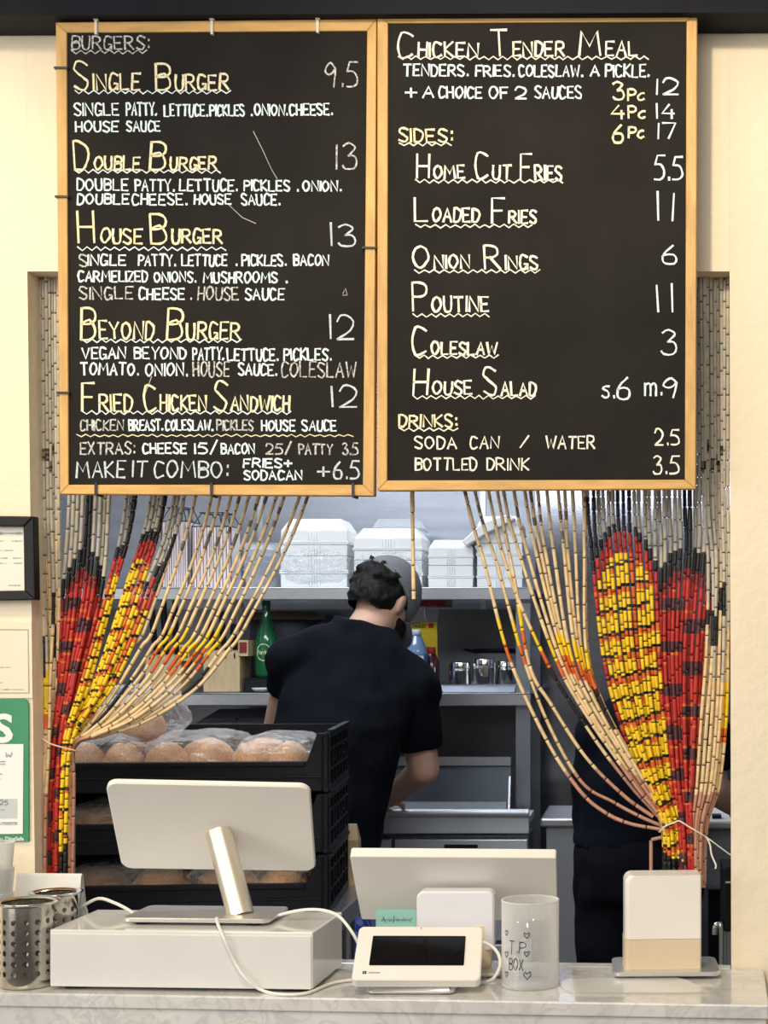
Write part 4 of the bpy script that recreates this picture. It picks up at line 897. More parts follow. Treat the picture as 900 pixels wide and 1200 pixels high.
for i, (x, z) in enumerate(((-.20, .084), (-.115, .083))):
    bun(local(x, -.03, zt+z), (.046, .06, .072), i, ['bun in the upper bag at the far left of the trays', 'right bun in the bag lying on top of the other buns'][i], 'buns on the top bread tray')
bag(local(-.185, -.02, zt+.0), (.19, .29, .105), 'clear bag of buns at the left of the top bread tray', 1, group='bread bags')
bag(local(.005, -.02, zt+.0), (.19, .29, .105), 'clear bag of buns in the middle of the top bread tray', 2, group='bread bags')
bag(local(.17, -.02, zt+.0), (.16, .29, .100), 'clear bag of buns at the right of the top bread tray', 3, group='bread bags')
bag(local(-.150, -.03, zt+.085), (.24, .22, .115), 'crumpled clear bag lying on top of the bagged buns', 4, amp=.16, group='bread bags')
for lv in range(2):
    z = TZ+.001+lv*CH+.0105; nm = ['lowest', 'middle'][lv]
    for i, x in enumerate((-.19, -.06, .07, .185)):
        bun(local(x, -.09, z), (.064 if i < 3 else .05, .075, .078), i % 3, '%s brown bagged loaf on the %s bread tray' % (['leftmost', 'second from left', 'third from left', 'rightmost'][i], nm), 'brown loaves on the lower trays', True)
    for i, x in enumerate((-.125, .12)):
        bag(local(x, -.07, z), (.245, .20, .090), 'clear bag around the brown loaves at the %s of the %s bread tray' % (['left', 'right'][i], nm), 5+lv*2+i, group='bread bags')
bb = thing('blue_bag', 'shiny blue plastic bag behind the steel table', 'plastic bag', (-.83, 3.78, 0))
bag_o = bag((-.80, 3.80, 0), (.32, .34, .86), 'x', 9, m_='blue_bag', amp=.05); bag_o.parent = bb; bag_o.location = (.02, .02, 0); bag_o.name = 'bag_body'
for k in ('label', 'category'): del bag_o[k]
MB().tube(crom([(-.90, 3.78, .84), (-.86, 3.76, .90), (-.80, 3.77, .90), (-.76, 3.79, .84)], .01), .008, 6).build('knotted_top', M['blue_bag'], bb)
pb = thing('paper_bag', 'small brown paper bag standing right of the bread trays', 'paper bag', (-.685, 3.47, TZ))
mb = MB(); mb.add([(-.035, -.02, 0), (.035, -.02, 0), (.035, .02, 0), (-.035, .02, 0), (-.032, -.016, .10), (.032, -.016, .10), (.032, .016, .10), (-.032, .016, .10), (-.026, -.003, .135), (.026, -.003, .135), (.026, .003, .135), (-.026, .003, .135)], [(3, 2, 1, 0)]+[(a_+i, a_+(i+1) % 4, a_+4+(i+1) % 4, a_+4+i) for a_ in (0, 4) for i in range(4)]+[(8, 9, 10, 11)]); mb.build('bag_body', M['brown_paper'], pb, True)

# ------------------------------------------------------------------ kitchen shelving
YS0, YS1 = 4.75, 5.26
zs1 = at(0, 688, YS0).z; zs2 = at(0, 812, YS0).z
xl, xr = -2.3, at(622, 0, YS0).x
sv = thing('steel_shelving', 'stainless two-tier shelf along the kitchen back wall', 'shelf', ((xl+xr)/2, 5.0, 0))
for z, nm in ((zs1, 'upper_shelf'), (zs2, 'lower_shelf')):
    mb = MB(); mb.box(((xl+xr)/2, (YS0+YS1)/2, z-.004), (xr-xl, YS1-YS0, .008)); mb.box(((xl+xr)/2, YS0+.006, z-.020), (xr-xl, .012, .040)); bevel(mb.build(nm, M['steel'], sv), .003, 2)
px_ = at(613, 0, YS0+.03).x
for x in (px_, xl+.03):
    for y in (YS0+.045, YS1-.03): MB().box((x, y, (zs1-.045)/2), (.045, .03, zs1-.045)).build('upright_post', M['post'], sv)
# rear sheet behind the shelves, darker steel painting in their shade; cladding at right
pn = MB(); pn.box(((xl+xr)/2, 5.285, .80), (xr-xl-.02, .02, 1.6)); struct('wall_back_shade_panel', pn, M['steel_dark'])
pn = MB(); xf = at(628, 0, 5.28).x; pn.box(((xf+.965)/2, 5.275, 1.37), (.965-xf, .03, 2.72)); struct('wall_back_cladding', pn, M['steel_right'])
# foam clamshells
def foam_proto(wd, dp, h, label, loc, group, dome=True):
    t = thing('foam_takeout_box', label, 'takeout box', loc, group=group)
    def frus(z0, z1, a0, a1):
        vs = []
        for z, k in ((z0, a0), (z1, a1)): vs += [(sx*wd/2*k, sy*dp/2*k, z) for sx, sy in ((-1, -1), (1, -1), (1, 1), (-1, 1))]
        return vs, [(3, 2, 1, 0), (4, 5, 6, 7)]+[(i, (i+1) % 4, (i+1) % 4+4, i+4) for i in range(4)]
    hs = h*(.68 if dome else 1)                            # straight sides, then the domed lid of the topmost box
    mb = MB(); mb.add(*frus(0, hs*.44, .955, .965)); mb.add(*frus(hs*.44, hs*.50, 1, 1))
    for k in (-2, -1, 0, 1, 2): mb.box((k*wd*.04, -dp*.482, hs*.22), (wd*.018, .006, hs*.40))
    for q in (.12, .22, .32): mb.box((0, -dp*.480, hs*q), (wd*.20, .005, hs*.025))
    bevel(mb.build('box_base', M['foam'], t, True), .004, 2)
    mb = MB(); mb.add(*frus(hs*.505, hs*.56, 1, 1)); mb.add(*frus(hs*.56, hs, .965, .955))
    for k in (-2, -1, 0, 1, 2): mb.box((k*wd*.04, -dp*.480, hs*.77), (wd*.018, .006, hs*.38))
    if dome: mb.add(*frus(hs, h, .95, .74))
    bevel(mb.build('box_lid', M['foam'], t, True), .004, 2); return t
def nest(px0, px1, ytop, Y, levels, label, n_lab):
    """nested boxes: one full box on top of open halves"""
    x0, x1 = at(px0, 0, Y).x, at(px1, 0, Y).x; wd = x1-x0; ztop = at(0, ytop, Y).z; H = ztop-zs1; h = H/levels
    hb = h*.92; ht = H-hb*(levels-1)
    protos = []
    for k in range(levels):
        loc = ((x0+x1)/2, Y+wd*.45, zs1+.001+k*hb); l = label % n_lab[k]
        if k == 0: protos.append(foam_proto(wd, wd*.9, hb-.0015, l, loc, 'foam takeout boxes on the upper shelf', False))
        elif k < levels-1: protos.append(dup(protos[0], loc, None, l))
        else: protos.append(foam_proto(wd, wd*.9, ht-.002, l, loc, 'foam takeout boxes on the upper shelf'))
    return ((x0+x1)/2, Y, wd, H)
NL = [['bottom', 'top'], ['bottom', 'middle', 'top'], ['lowest', 'second', 'third', 'top']]
s1 = nest(327, 408, 607, 4.83, 2, '%s foam box of the film-wrapped stack left of the man in the cap', NL[0])
s2 = nest(413, 496, 618, 4.83, 2, '%s foam box of the stack above the grey cap, under the clear lid', NL[0])
s3 = nest(501, 555, 632, 4.83, 2, '%s foam box of the small unwrapped stack right of the cap', NL[0])
s4 = nest(558, 613, 604, 4.83, 3, '%s foam box of the tall stack at the right end of the upper shelf', NL[1])
bag((s1[0], s1[1]+s1[2]*.45, zs1), (s1[2]*1.10, s1[2]*1.02, .135), 'crinkled clear film around the foam boxes left of the man in the cap', 11, cat='plastic wrap', m_='film_stack', name='stack_wrap', amp=.05, rz=0)
bag((s2[0], s2[1]+s2[2]*.45, zs1), (s2[2]*1.10, s2[2]*1.02, .125), 'crinkled clear film around the foam boxes above the grey cap', 12, cat='plastic wrap', m_='film_stack', name='stack_wrap', amp=.05, rz=0)
x0, x1 = at(416, 0, 4.83).x, at(497, 0, 4.83).x; zt_ = at(0, 618, 4.83).z
cl = thing('clear_dome_cover', 'clear domed plastic lid on top of the foam stack above the cap', 'lid', ((x0+x1)/2, 5.04, zt_))
mb = MB(); wd = (x1-x0)*.72
for (z0, k0, z1, k1) in ((.002, 1.0, .010, 1.0), (.010, .98, .038, .78)):
    mb.add([(sx*wd/2*k, sy*wd/2*k, z) for z, k in ((z0, k0), (z1, k1)) for sx, sy in ((-1, -1), (1, -1), (1, 1), (-1, 1))], [(i, (i+1) % 4, (i+1) % 4+4, i+4) for i in range(4)]+([(4, 5, 6, 7)] if z0 > .005 else []))
mb.build('lid_shell', M['clear_lid'], cl, True)
# opened foam lid leaning over the small stack
ol = thing('opened_foam_box', 'loose foam lid leaning between the two right-hand foam stacks', 'lid', at(562, 632, 4.80))
mb = MB(); ps = [at(541, 634, 4.80), at(566, 612, 4.80), at(596, 602, 4.81), at(604, 608, 4.81), at(572, 624, 4.80), at(546, 640, 4.80)]; mb.slab(ps, (0, .14, 0)); bevel(mb.build('lid_shell', M['foam'], ol), .003, 1)
# clear deli tub stack and striped bags
for i, (px0, px1, yt, lb) in enumerate(((280, 324, 636, 'stack of clear plastic tubs on the upper shelf left of the wrapped foam boxes'),)):
    x0, x1 = at(px0, 0, 4.86).x, at(px1, 0, 4.86).x; r = (x1-x0)/2; H = at(0, yt, 4.86).z-zs1
    t = thing('clear_tub_stack', lb, 'plastic tubs', ((x0+x1)/2, 4.86+r, zs1))
    for k in range(5):
        z = .002+k*H/7; mb = MB(); mb.lathe([(r*.82, z), (r*.97, z+H*.40), (r, z+H*.405), (r, z+H*.42), (r*.95, z+H*.42), (r*.80, z+.004)], 28, cap=False); mb.lathe([(.001, z+.001), (r*.82, z)], 28, cap=False); mb.build('plastic_tub', M['clear_lid'], t, True)
for i, (px0, px1, yt, lb) in enumerate(((186, 218, 592, 'striped paper bag stack at the left, behind the yellow bamboo beads'), (222, 268, 598, 'wider striped paper bag stack on the upper shelf, behind the slanting strands'))):
    x0, x1 = at(px0, 0, 4.86).x, at(px1, 0, 4.86).x; wd = x1-x0; H = at(0, yt+18, 4.86).z-zs1
    t = thing('striped_bag_stack', lb, 'paper bags', ((x0+x1)/2, 4.95, zs1))
    mb = MB(); mb2 = MB(); n = 6
    for k in range(n):
        xx = -wd/2+wd*(k+.5)/n; lean = (random.random()-.5)*.01
        mb.add([(xx-wd/n*.48, -.06, .001), (xx+wd/n*.48, -.06, .001), (xx+wd/n*.48, .06, .001), (xx-wd/n*.48, .06, .001), (xx-wd/n*.42+lean, -.06, H), (xx+wd/n*.42+lean, -.06, H), (xx+wd/n*.42+lean, .06, H), (xx-wd/n*.42+lean, .06, H)], [(3, 2, 1, 0), (4, 5, 6, 7)]+[(a_, (a_+1) % 4, (a_+1) % 4+4, a_+4) for a_ in range(4)])
        for q in (-.25, .2): mb2.box((xx+q*wd/n, -.0605, H/2), (wd/n*.14, .0012, H*.97))
    mb.build('folded_bag', M['stripe_bag'], t, True); mb2.build('stripe_print', M['stripe_red'], t, True)
    mb = MB()
    for k in range(5):
        xx = -wd/2+wd*k/4; mb.tube([(xx, -.062, H), (xx*.7, -.02, H+.045), (xx*.7, .03, H+.045), (xx, .062, H)], .0016, 5)
    for z_, k_ in ((H, 1), (H+.045, .7)): mb.tube([(-wd/2*k_, -.062*k_, z_), (wd/2*k_, -.062*k_, z_), (wd/2*k_, .062*k_, z_), (-wd/2*k_, .062*k_, z_), (-wd/2*k_, -.062*k_, z_)], .0018, 5)
    mb.tube([(-wd/2, -.062, 0.002), (-wd/2, -.062, H)], .0018, 5); mb.tube([(wd/2, -.062, .002), (wd/2, -.062, H)], .0018, 5)
    mb.build('wire_rack', M['black'], t, True)
# items on the lower shelf, left
def knife_block(px0, px1, yt, Y, label, knives, tape):
    x0, x1 = at(px0, 0, Y).x, at(px1, 0, Y).x; wd = x1-x0; H = at(0, yt, Y).z-zs2
    t = thing('knife_block', label, 'knife block', ((x0+x1)/2, Y+.06, zs2))
    mb = MB(); vs = [(sx*wd/2, y, z) for sx in (-1, 1) for y, z in ((-.06, .001), (.05, .001), (.09, H*1.25), (-.06, H))]
    mb.add(vs, [(0, 1, 2, 3), (7, 6, 5, 4), (0, 4, 5, 1), (1, 5, 6, 2), (2, 6, 7, 3), (3, 7, 4, 0)]); bevel(mb.build('wooden_body', M['wood'], t, True), .003, 2)
    for k in range(4): MB().box((-wd*.36+k*wd*.24, -.061, H-.008), (wd*.03, .006, .016)).build('knife_slot', M['black'], t, True)
    for k, (dx, L) in enumerate(knives):
        mb = MB(); mb.tube([(dx, -.01, H*1.08), (dx*1.1, -.035, H+.03), (dx*1.15, -.05, H+L*.6), (dx*1.2, -.055, H+L)], [.008, .009, .010, .008], 8); mb.build('knife_handle', M['black'], t, True)
    if tape:
        mb = MB(); mb.box((wd/2+.012, -.005, H*1.12), (.03, .12, .05)); mb.build('side_rest', M['wood'], t, True)
        mb = MB(); mb.box((wd/2+.012, -.0665, H*1.14), (.022, .004, .032)); mb.build('maroon_plug', M['maroon'], t, True)
    return t
knife_block(238, 281, 765, 4.80, 'pale wooden knife block beside the green bottle', [(-.03, .10), (.0, .13), (.03, .09)], True)
knife_block(170, 212, 770, 4.80, 'pale wooden knife block farther left, behind the bead strands', [(-.03, .16), (0, .20), (.03, .18)], True)
sp = thing('white_spoon', 'round white ladle bowl standing behind the knife block', 'utensil', at(279, 812, 5.05))
mb = MB(); p = at(279, 714, 5.05); mb.ell(p, (.022, .012, .030), 16); mb.build('ladle_bowl', M['white_gloss'], sp); MB().tube([p+Vector((0, 0, -.02)), at(277, 808, 5.05)], .006, 8).build('ladle_handle', M['white_gloss'], sp)
gb_ = thing('green_bottle', 'green glass water bottle with a pale green badge, left of the man', 'bottle', at(312, 0, 4.86).xy.to_3d()+Vector((0, 0, zs2+.045)))
gh = at(0, 704, 4.86).z-zs2-.045
mb = MB(); mb.lathe([(.001, 0), (.030, .0), (.034, .01), (.036, gh*.28), (.035, gh*.42), (.028, gh*.58), (.018, gh*.74), (.0125, gh*.86), (.012, gh*.93)], 28, cap=False); gbo = mb.build('bottle_body', M['green_glass'], gb_, True)
mb = MB(); mb.lathe([(.0135, gh*.93), (.0135, gh), (.001, gh)], 20, cap=False); mb.build('bottle_cap', M['green_glass'], gb_, True)
def fG(x, y): th = -PI/2+x/.036; n = Vector((math.cos(th), math.sin(th), 0)); return n*.0362+Vector((0, 0, gh*.33+y)), n
mb = MB(); st = [[Vector((.022*math.cos(a_*PI/12), .026*math.sin(a_*PI/12), 0)) for a_ in range(25)]]
ink(mb, st, .0016, fG, .0006); ink(mb, [[Vector((p_.x, -p_.y, 0)) for p_ in s_] for s_ in word('Perrier', -.017, .017, -.006, .006, None, jit=0)], .0011, fG, .0008); mb.build('bottle_badge', M['label_green'], gbo, True)
bx = thing('black_box', 'small black box under the green bottle', 'box', at(307, 0, 4.86).xy.to_3d()+Vector((0, 0, zs2)))
bevel(MB().box((0, 0, .021), (.09, .09, .04)).build('box_body', M['black'], bx, True), .004, 2); MB().box((0, 0, .0425), (.094, .094, .003)).build('box_lid', M['black'], bx, True)
wdsh = tag(MB().lathe([(.012, 0), (.024, .006), (.030, .014), (.028, .014), (.022, .008), (.001, .004)], 24, M_=Matrix.Translation(at(306, 0, 4.775).xy.to_3d()+Vector((0, 0, zs2+.001)))).build('white_dish', M['white_gloss']), 'tiny white dish on the shelf edge below the green bottle', 'dish')
pan = thing('lidded_pan', 'flat brown lidded pan behind the green bottle', 'pan', at(336, 0, 5.08).xy.to_3d()+Vector((0, 0, zs2)))
hz = at(0, 716, 5.08).z-zs2
mb = MB(); mb.lathe([(.10, .001), (.115, .02), (.12, hz-.03)], 32); mb.build('pan_body', M['steel_dark'], pan, True); mb = MB(); mb.lathe([(.124, hz-.03), (.124, hz-.02), (.10, hz-.004), (.001, hz)], 32, cap=False); mb.build('pan_lid', mat('brown_lid', (.16, .12, .10), .5, var=.1), pan, True)
# white slotted appliance under the lower shelf
za = at(0, 866, 4.85).z
us = thing('back_worktop', 'steel worktop behind the bread trays', 'worktop', (-1.8, 4.95, 0)); mb = MB(); mb.box((-1.73, 4.96, za-.02), (.96, .40, .04)); bevel(mb.build('worktop_slab', M['steel'], us), .004, 2)
mb = MB(); mb.box((-1.73, 4.97, (za-.04)/2), (.94, .36, za-.042)); mb.build('worktop_cabinet', M['steel_dark'], us)
ap = thing('slotted_appliance', 'pale grey appliance with a row of slots under the lower shelf', 'appliance', at(265, 866, 4.85))
x0, x1 = at(222, 0, 4.85).x, at(311, 0, 4.85).x; wd = x1-x0; cx_ = (x0+x1)/2
mb = MB(); b0 = Vector((cx_, 4.85, za)); mb.add([(cx_+sx*wd/2*k, y, z) for (k, y, z) in ((1, 4.85, za+.001), (1, 4.85, za+.04), (.8, 4.92, za+.062), (.8, 5.10, za+.085), (1, 5.12, za+.001)) for sx in (-1, 1)], [(0, 1, 3, 2), (2, 3, 5, 4), (4, 5, 7, 6), (6, 7, 9, 8), (8, 9, 1, 0), (0, 2, 4, 6, 8), (9, 7, 5, 3, 1)]); bevel(mb.build('appliance_shell', mat('pale_appliance', (.42, .44, .47), .45, var=.04), ap), .004, 2)
mb = MB()
for k in range(14): mb.box((x0+wd*(.12+.76*k/13), 4.8495, za+.020), (.006, .002, .012))
mb.build('vent_slot', M['black'], ap)
MB().box((cx_-.01, 4.905, za+.059), (.05, .03, .006)).build('display_window', M['black_gloss'], ap)
# items on the lower shelf, right
wb = thing('water_bottle', 'clear blue water bottle with a white barcode label beside the man\'s cap', 'bottle', at(488, 0, 4.82).xy.to_3d()+Vector((0, 0, zs2+.001)))
wh = at(0, 738, 4.82).z-zs2
mb = MB(); mb.lathe([(.030, 0), (.034, .006), (.034, wh*.28), (.0325, wh*.30), (.034, wh*.33), (.035, wh*.62), (.032, wh*.70), (.022, wh*.82), (.014, wh*.90), (.0125, wh*.92)], 28); wbo = mb.build('bottle_body', M['water'], wb, True)
mb = MB(); mb.lathe([(.016, wh*.905), (.016, wh*.985), (.014, wh)], 20); mb.build('bottle_cap', M['white_cap'], wb, True)
mb = MB(); mb.lathe([(.0355, wh*.30), (.0355, wh*.60)], 28, cap=False); mb.build('blue_wrap_label', M['blue_label'], wbo, True)
def fWb(x, y): th = -PI/2+x/.0357; n = Vector((math.cos(th), math.sin(th), 0)); return n*.0357+Vector((0, 0, wh*.52+y)), n
mb = MB(); ink(mb, [[Vector((-.026+k*.004, 0, 0)) for k in range(13)]], .012, fWb, .0003, vary=0); mb.build('white_label_patch', M['white_sign'], wbo, True)
mb = MB(); ink(mb, [[Vector((-.004+k*.0032, -.008, 0)), Vector((-.004+k*.0032, .008, 0))] for k in range(5)], .0008, fWb, .0007); mb.build('barcode', M['ink'], wbo, True)
yc = thing('yellow_tool_pack', 'yellow blister card hanging behind the blue water bottle', 'packaging', at(497, 775, 5.0))
def yq(x, y): return at(x, y, 5.0)
mb = MB(); mb.slab([yq(481, 731), yq(512, 729), yq(513, 776), yq(481, 776)], (0, .004, 0)); mb.build('backing_card', M['yellow_card'], yc)
mb = MB(); fY = lambda x, y: (yq(x, y), Vector((0, -1, 0))); font_flat(mb, 'STANLEY', 480.5, 500, 736, 4.2, fY, .02); mb.build('card_lettering', M['ink'], yc)
MB().slab([yq(502, 730.5), yq(508, 730.5), yq(508, 736), yq(502, 736)], (0, -.001, 0)).build('red_corner_mark', M['red_card'], yc)
mb = MB(); mb.slab([yq(487, 704), yq(516, 704), yq(512, 729), yq(481, 730)], (0, .002, 0)); mb.build('clear_blister', M['clear_lid'], yc)
mb = MB(); mb.tube([yq(497, 708), yq(498, 722), yq(499, 728)], .004, 8); mb.build('tool_shaft', M['steel'], yc)
sb_ = thing('sports_bottle', 'dark sports drink bottle with a white letter label behind the man\'s shoulder', 'bottle', at(505, 0, 4.90).xy.to_3d()+Vector((0, 0, zs2+.001)))
mb = MB(); mb.lathe([(.026, 0), (.028, .005), (.028, .09), (.014, .12), (.012, .125)], 24); mb.build('bottle_body', mat('dark_red_drink', (.08, .012, .015), .15, coat=.4, var=.1), sb_, True); MB().lathe([(.015, .118), (.015, .14)], 20).build('bottle_cap', M['red_card'], sb_, True)
def fS(x, y): th = -PI/2+x/.028; n = Vector((math.cos(th), math.sin(th), 0)); return n*.0283+Vector((0, 0, .055+y)), n
mb = MB(); ink(mb, [[Vector((-.018+k*.002, 0, 0)) for k in range(13)]], .02, fS, .0003, vary=0); mb.build('white_label', M['white_sign'], sb_, True)
mb = MB(); ink(mb, [[Vector((p_.x, -p_.y, 0)) for p_ in s_] for s_ in word('G', -.008, .006, -.012, .012, None, jit=0)], .003, fS, .0007); mb.build('label_letter', M['ink'], sb_, True)
rk = thing('red_tray', 'dark red flat tray stored right under the upper shelf', 'tray', at(500, 712, 4.95)); c = at(500, 711, 4.95)
mb = MB(); mb.rbox((c.x, 5.0, c.z+.012), (.13, .20, .022), .01, 3, axis='z'); mb.build('tray_body', M['maroon'], rk); MB().tube([(c.x-.05, 5.0, c.z+.02), (c.x-.05, 5.0, zs1-.006)], .002, 6).build('hanging_hook', M['steel'], rk); MB().tube([(c.x+.05, 5.0, c.z+.02), (c.x+.05, 5.0, zs1-.006)], .002, 6).build('hanging_hook', M['steel'], rk)
# sheet pan with canisters and a pot
a, b = at(516, 811, 4.78), at(605, 811, 4.78)
sp_ = thing('sheet_pan', 'shallow steel sheet pan under the canisters on the lower shelf', 'tray', ((a.x+b.x)/2, 4.93, zs2))
wd = b.x-a.x; H = .026
mb = MB(); mb.add([(sx*wd/2*k, sy*.15*k, z) for z, k in ((.001, .94), (H, 1.0), (H, 1.03), (H-.003, 1.03)) for sx, sy in ((-1, -1), (1, -1), (1, 1), (-1, 1))], [(3, 2, 1, 0)]+[(q*4+i, q*4+(i+1) % 4, q*4+4+(i+1) % 4, q*4+4+i) for q in range(3) for i in range(4)]); mb.build('pan_body', M['steel'], sp_, True)
def canister(px0, px1, yt, Y, label, first=None):
    x0, x1 = at(px0, 0, Y).x, at(px1, 0, Y).x; r = (x1-x0)/2; h = at(0, yt, Y).z-zs2-.003
    t = thing('steel_canister', label, 'canister', ((x0+x1)/2, Y+r, zs2+.003), group='steel canisters on the sheet pan')
    mb = MB(); mb.lathe([(.001, 0), (r*.96, 0), (r, .004), (r, h*.68), (r*1.02, h*.69), (r*1.02, h*.72), (r, h*.73), (r, h*.97), (r*.97, h), (r*.90, h), (r*.90, h*.5), (.001, h*.5)], 32, cap=False); mb.build('canister_body', M['chrome'], t, True)
    mb = MB(); mb.lathe([(r*1.03, h*.80), (r*1.03, h*.84)], 32, cap=False); mb.build('band', M['chrome'], t, True); return t
canister(524, 551, 776, 4.83, 'steel canister at the left end of the sheet pan')
cn = canister(553, 579, 772, 4.82, 'tallest steel canister in the middle of the sheet pan'); r_ = .026*1.3
p = at(569, 0, 4.82); mb = MB(); mb.box((p.x, 4.818, at(0, 787, 4.82).z), (.016, .006, .034)); mb.build('latch', M['chrome'], cn)
canister(580, 600, 775, 4.87, 'narrow steel canister at the right end of the sheet pan')
x0, x1 = at(553, 0, 4.99).x, at(607, 0, 4.99).x; r = (x1-x0)/2; ph = at(0, 757, 4.99).z-zs2
pt = thing('steel_pot', 'grey steel pot with a dark rim behind the canisters', 'pot', ((x0+x1)/2, 4.99+r+.005, zs2+.001))
mb = MB(); mb.lathe([(.001, 0), (r*.9, 0), (r*.94, .008), (r, ph-.02), (r-.003, ph-.02), (r*.9, .01), (.001, .008)], 36, cap=False); mb.build('pot_body', mat('grey_pot', (.42, .42, .42), .4, .4, var=.05), pt, True)
mb = MB(); mb.lathe([(r+.002, ph-.024), (r+.006, ph-.016), (r+.006, ph-.010), (r-.004, ph-.010)], 36, cap=False); mb.build('dark_rim', M['black'], pt, True); MB().tube([(-r, -.02, ph-.02), (-r-.02, -.035, ph-.014), (-r-.03, -.04, ph-.012)], .005, 8).build('pot_handle', M['black'], pt, True)

# ------------------------------------------------------------------ prep station, bin, right-hand appliance
YU = 4.52; zu = at(0, 950, YU).z
ux0, ux1 = at(300, 0, YU).x, at(620, 0, YU).x
pu = thing('prep_station', 'stainless sandwich prep fridge with its lid raised, in front of the man', 'prep fridge', ((ux0+ux1)/2, 4.6, 0))
uc = (ux0+ux1)/2; uw = ux1-ux0
zr = at(0, 977, YU).z
mb = MB(); mb.box((uc, YU+.012, (zu+zr)/2), (uw, .03, zu-zr)); mb.tube([(ux0, YU-.006, zu-.006), (ux1, YU-.006, zu-.006)], .012, 10); bevel(mb.build('front_rail', M['steel_bright'], pu), .003, 2)
mb = MB(); mb.box((uc, YU+.115, zu-.030), (uw, .17, .02)); mb.build('cutting_ledge', M['white_plastic'], pu)
mb = MB(); mb.box((uc, YU+.14, .43), (uw-.01, .20, zr+.01-.06-.0+.0)); 
mb = MB(); mb.box((uc, YU+.13, (zr-.01)/2+.03), (uw-.01, .16, zr-.07)); mb.build('cabinet_body', M['steel_dark'], pu)
zd = at(0, 984, YU).z
for x_, w__ in ((uc-uw/4, uw/2-.01), (uc+uw/4, uw/2-.01)):
    bevel(MB().box((x_, YU+.028, zd-.15), (w__, .04, .30)).build('drawer_front', M['steel_bright'], pu), .004, 2); bevel(MB().box((x_, YU+.028, zd-.46), (w__, .04, .30)).build('drawer_front', M['steel_bright'], pu), .004, 2)
    MB().box((x_, YU+.006, zd-.02), (w__*.25, .012, .010)).build('drawer_pull', M['black'], pu)
for x_ in (ux0+.05, ux1-.05): MB().tube([(x_, YU+.1, 0), (x_, YU+.1, .07)], .02, 10).build('foot', M['black'], pu)
lz0, lz1 = at(0, 947, 4.70).z, at(0, 886, 4.72).z; lx0, lx1 = at(300, 0, 4.7).x, at(599, 0, 4.7).x
mb = MB(); mb.slab([(lx0, 4.66, lz0), (lx1, 4.66, lz0), (lx1, 4.70, lz1), (lx0, 4.70, lz1)], (0, .02, 0)); mb.build('raised_lid', mat('lid_inner_dark', (.06, .075, .09), .4, .5, var=.1), pu)
mb = MB(); hz2 = (lz1-at(0, 896, 4.72).z); mb.box(((lx0+lx1)/2, 4.698, lz1-hz2/2), (lx1-lx0, .03, hz2)); mb.slab([(lx1-.006, 4.655, lz0), (lx1, 4.655, lz0), (lx1, 4.695, lz1-hz2), (lx1-.006, 4.695, lz1-hz2)], (0, .01, 0)); mb.box(((lx0+lx1)/2, 4.66, lz0+.012), (lx1-lx0-.02, .02, .024)); mb.build('lid_frame', M['steel'], pu)
# steel bin right of the prep station
gb2 = thing('waste_bin', 'grey bin with a pale rim beside the prep fridge', 'bin', (at(665, 0, 4.35).x, 4.5, 0))
zb = at(0, 958, 4.35).z; x0, x1 = at(640, 0, 4.35).x, at(705, 0, 4.35).x; bxc = (x0+x1)/2; bw = x1-x0
mb = MB(); mb.add([(bxc+sx*bw/2*k, 4.5+sy*.16*k, z) for z, k in ((.001, .78), (zb-.02, 1)) for sx, sy in ((-1, -1), (1, -1), (1, 1), (-1, 1))], [(3, 2, 1, 0)]+[(i, (i+1) % 4, (i+1) % 4+4, i+4) for i in range(4)]+[(4, 5, 6, 7)]); bevel(mb.build('bin_body', M['grey_bin'], gb2), .008, 3)
mb = MB(); mb.box((bxc-.005, 4.5, zb-.013), (bw+.02, .34, .026)); bevel(mb.build('bin_rim', M['steel'], gb2), .006, 2)
# grey appliance and black printer at far right
zg = at(0, 972, 3.75).z
ga = thing('grey_machine', 'pale blue-grey machine at the right, behind the curtain cord', 'machine', (.20, 3.9, 0))
x0 = at(812, 0, 3.75).x
zg0 = at(0, 1044, 3.75).z
bevel(MB().box((x0+.22, 3.92, (zg+zg0)/2), (.44, .32, zg-zg0)).build('machine_body', M['appliance'], ga), .012, 3)
bevel(MB().box((x0+.23, 3.90, zg+.012), (.44, .32, .02)).build('machine_lid', M['white_metal'], ga), .006, 2)
for k in range(5): MB().box((x0+.06+k*.045, 3.80+.02*(k % 2), zg+.027), (.022, .04, .008)).build('lid_latch', M['black'], ga)
for x_ in (x0+.06, x0+.38):
    MB().box((x_, 3.95, zg0/2), (.03, .05, zg0)).build('leg', M['black'], ga)
bp_ = thing('black_printer', 'slim black device at the foot of the right wall edge', 'device', at(853, 1092, 3.0))
a = at(847, 1016, 3.0); zq = at(0, 1092, 3.0).z
bevel(MB().box((a.x+.07, 3.06, (a.z+.0+zq)/2), (.14, .11, a.z-zq)).build('device_body', M['black'], bp_), .004, 2)
bevel(MB().box((a.x+.07, 3.0, a.z-.03), (.13, .012, .004)).build('device_seam', M['steel'], bp_), .001, 1)
st_ = thing('grey_pedestal', 'grey metal stand with a bent tap beside the right-hand white block', 'stand', at(852, 1190, 3.0))
bevel(MB().box((a.x+.07, 3.06, zq/2), (.13, .10, zq-.001)).build('pedestal_body', M['grey_bin'], st_), .004, 2)
p = [at(837, 1095, 3.0), at(838, 1086, 3.0), at(842, 1083, 3.0), at(845, 1088, 3.0), at(845, 1160, 3.0)]; mb = MB(); mb.tube(crom(p, .006), .006, 8); p2 = at(845, 1160, 3.0); mb.tube([p2, Vector((p2.x, p2.y, 0))], .006, 8); mb.tube([p2+Vector((0, 0, .02)), p2+Vector((.03, .03, .02))], .004, 6); mb.build('bent_tap', M['chrome'], st_)

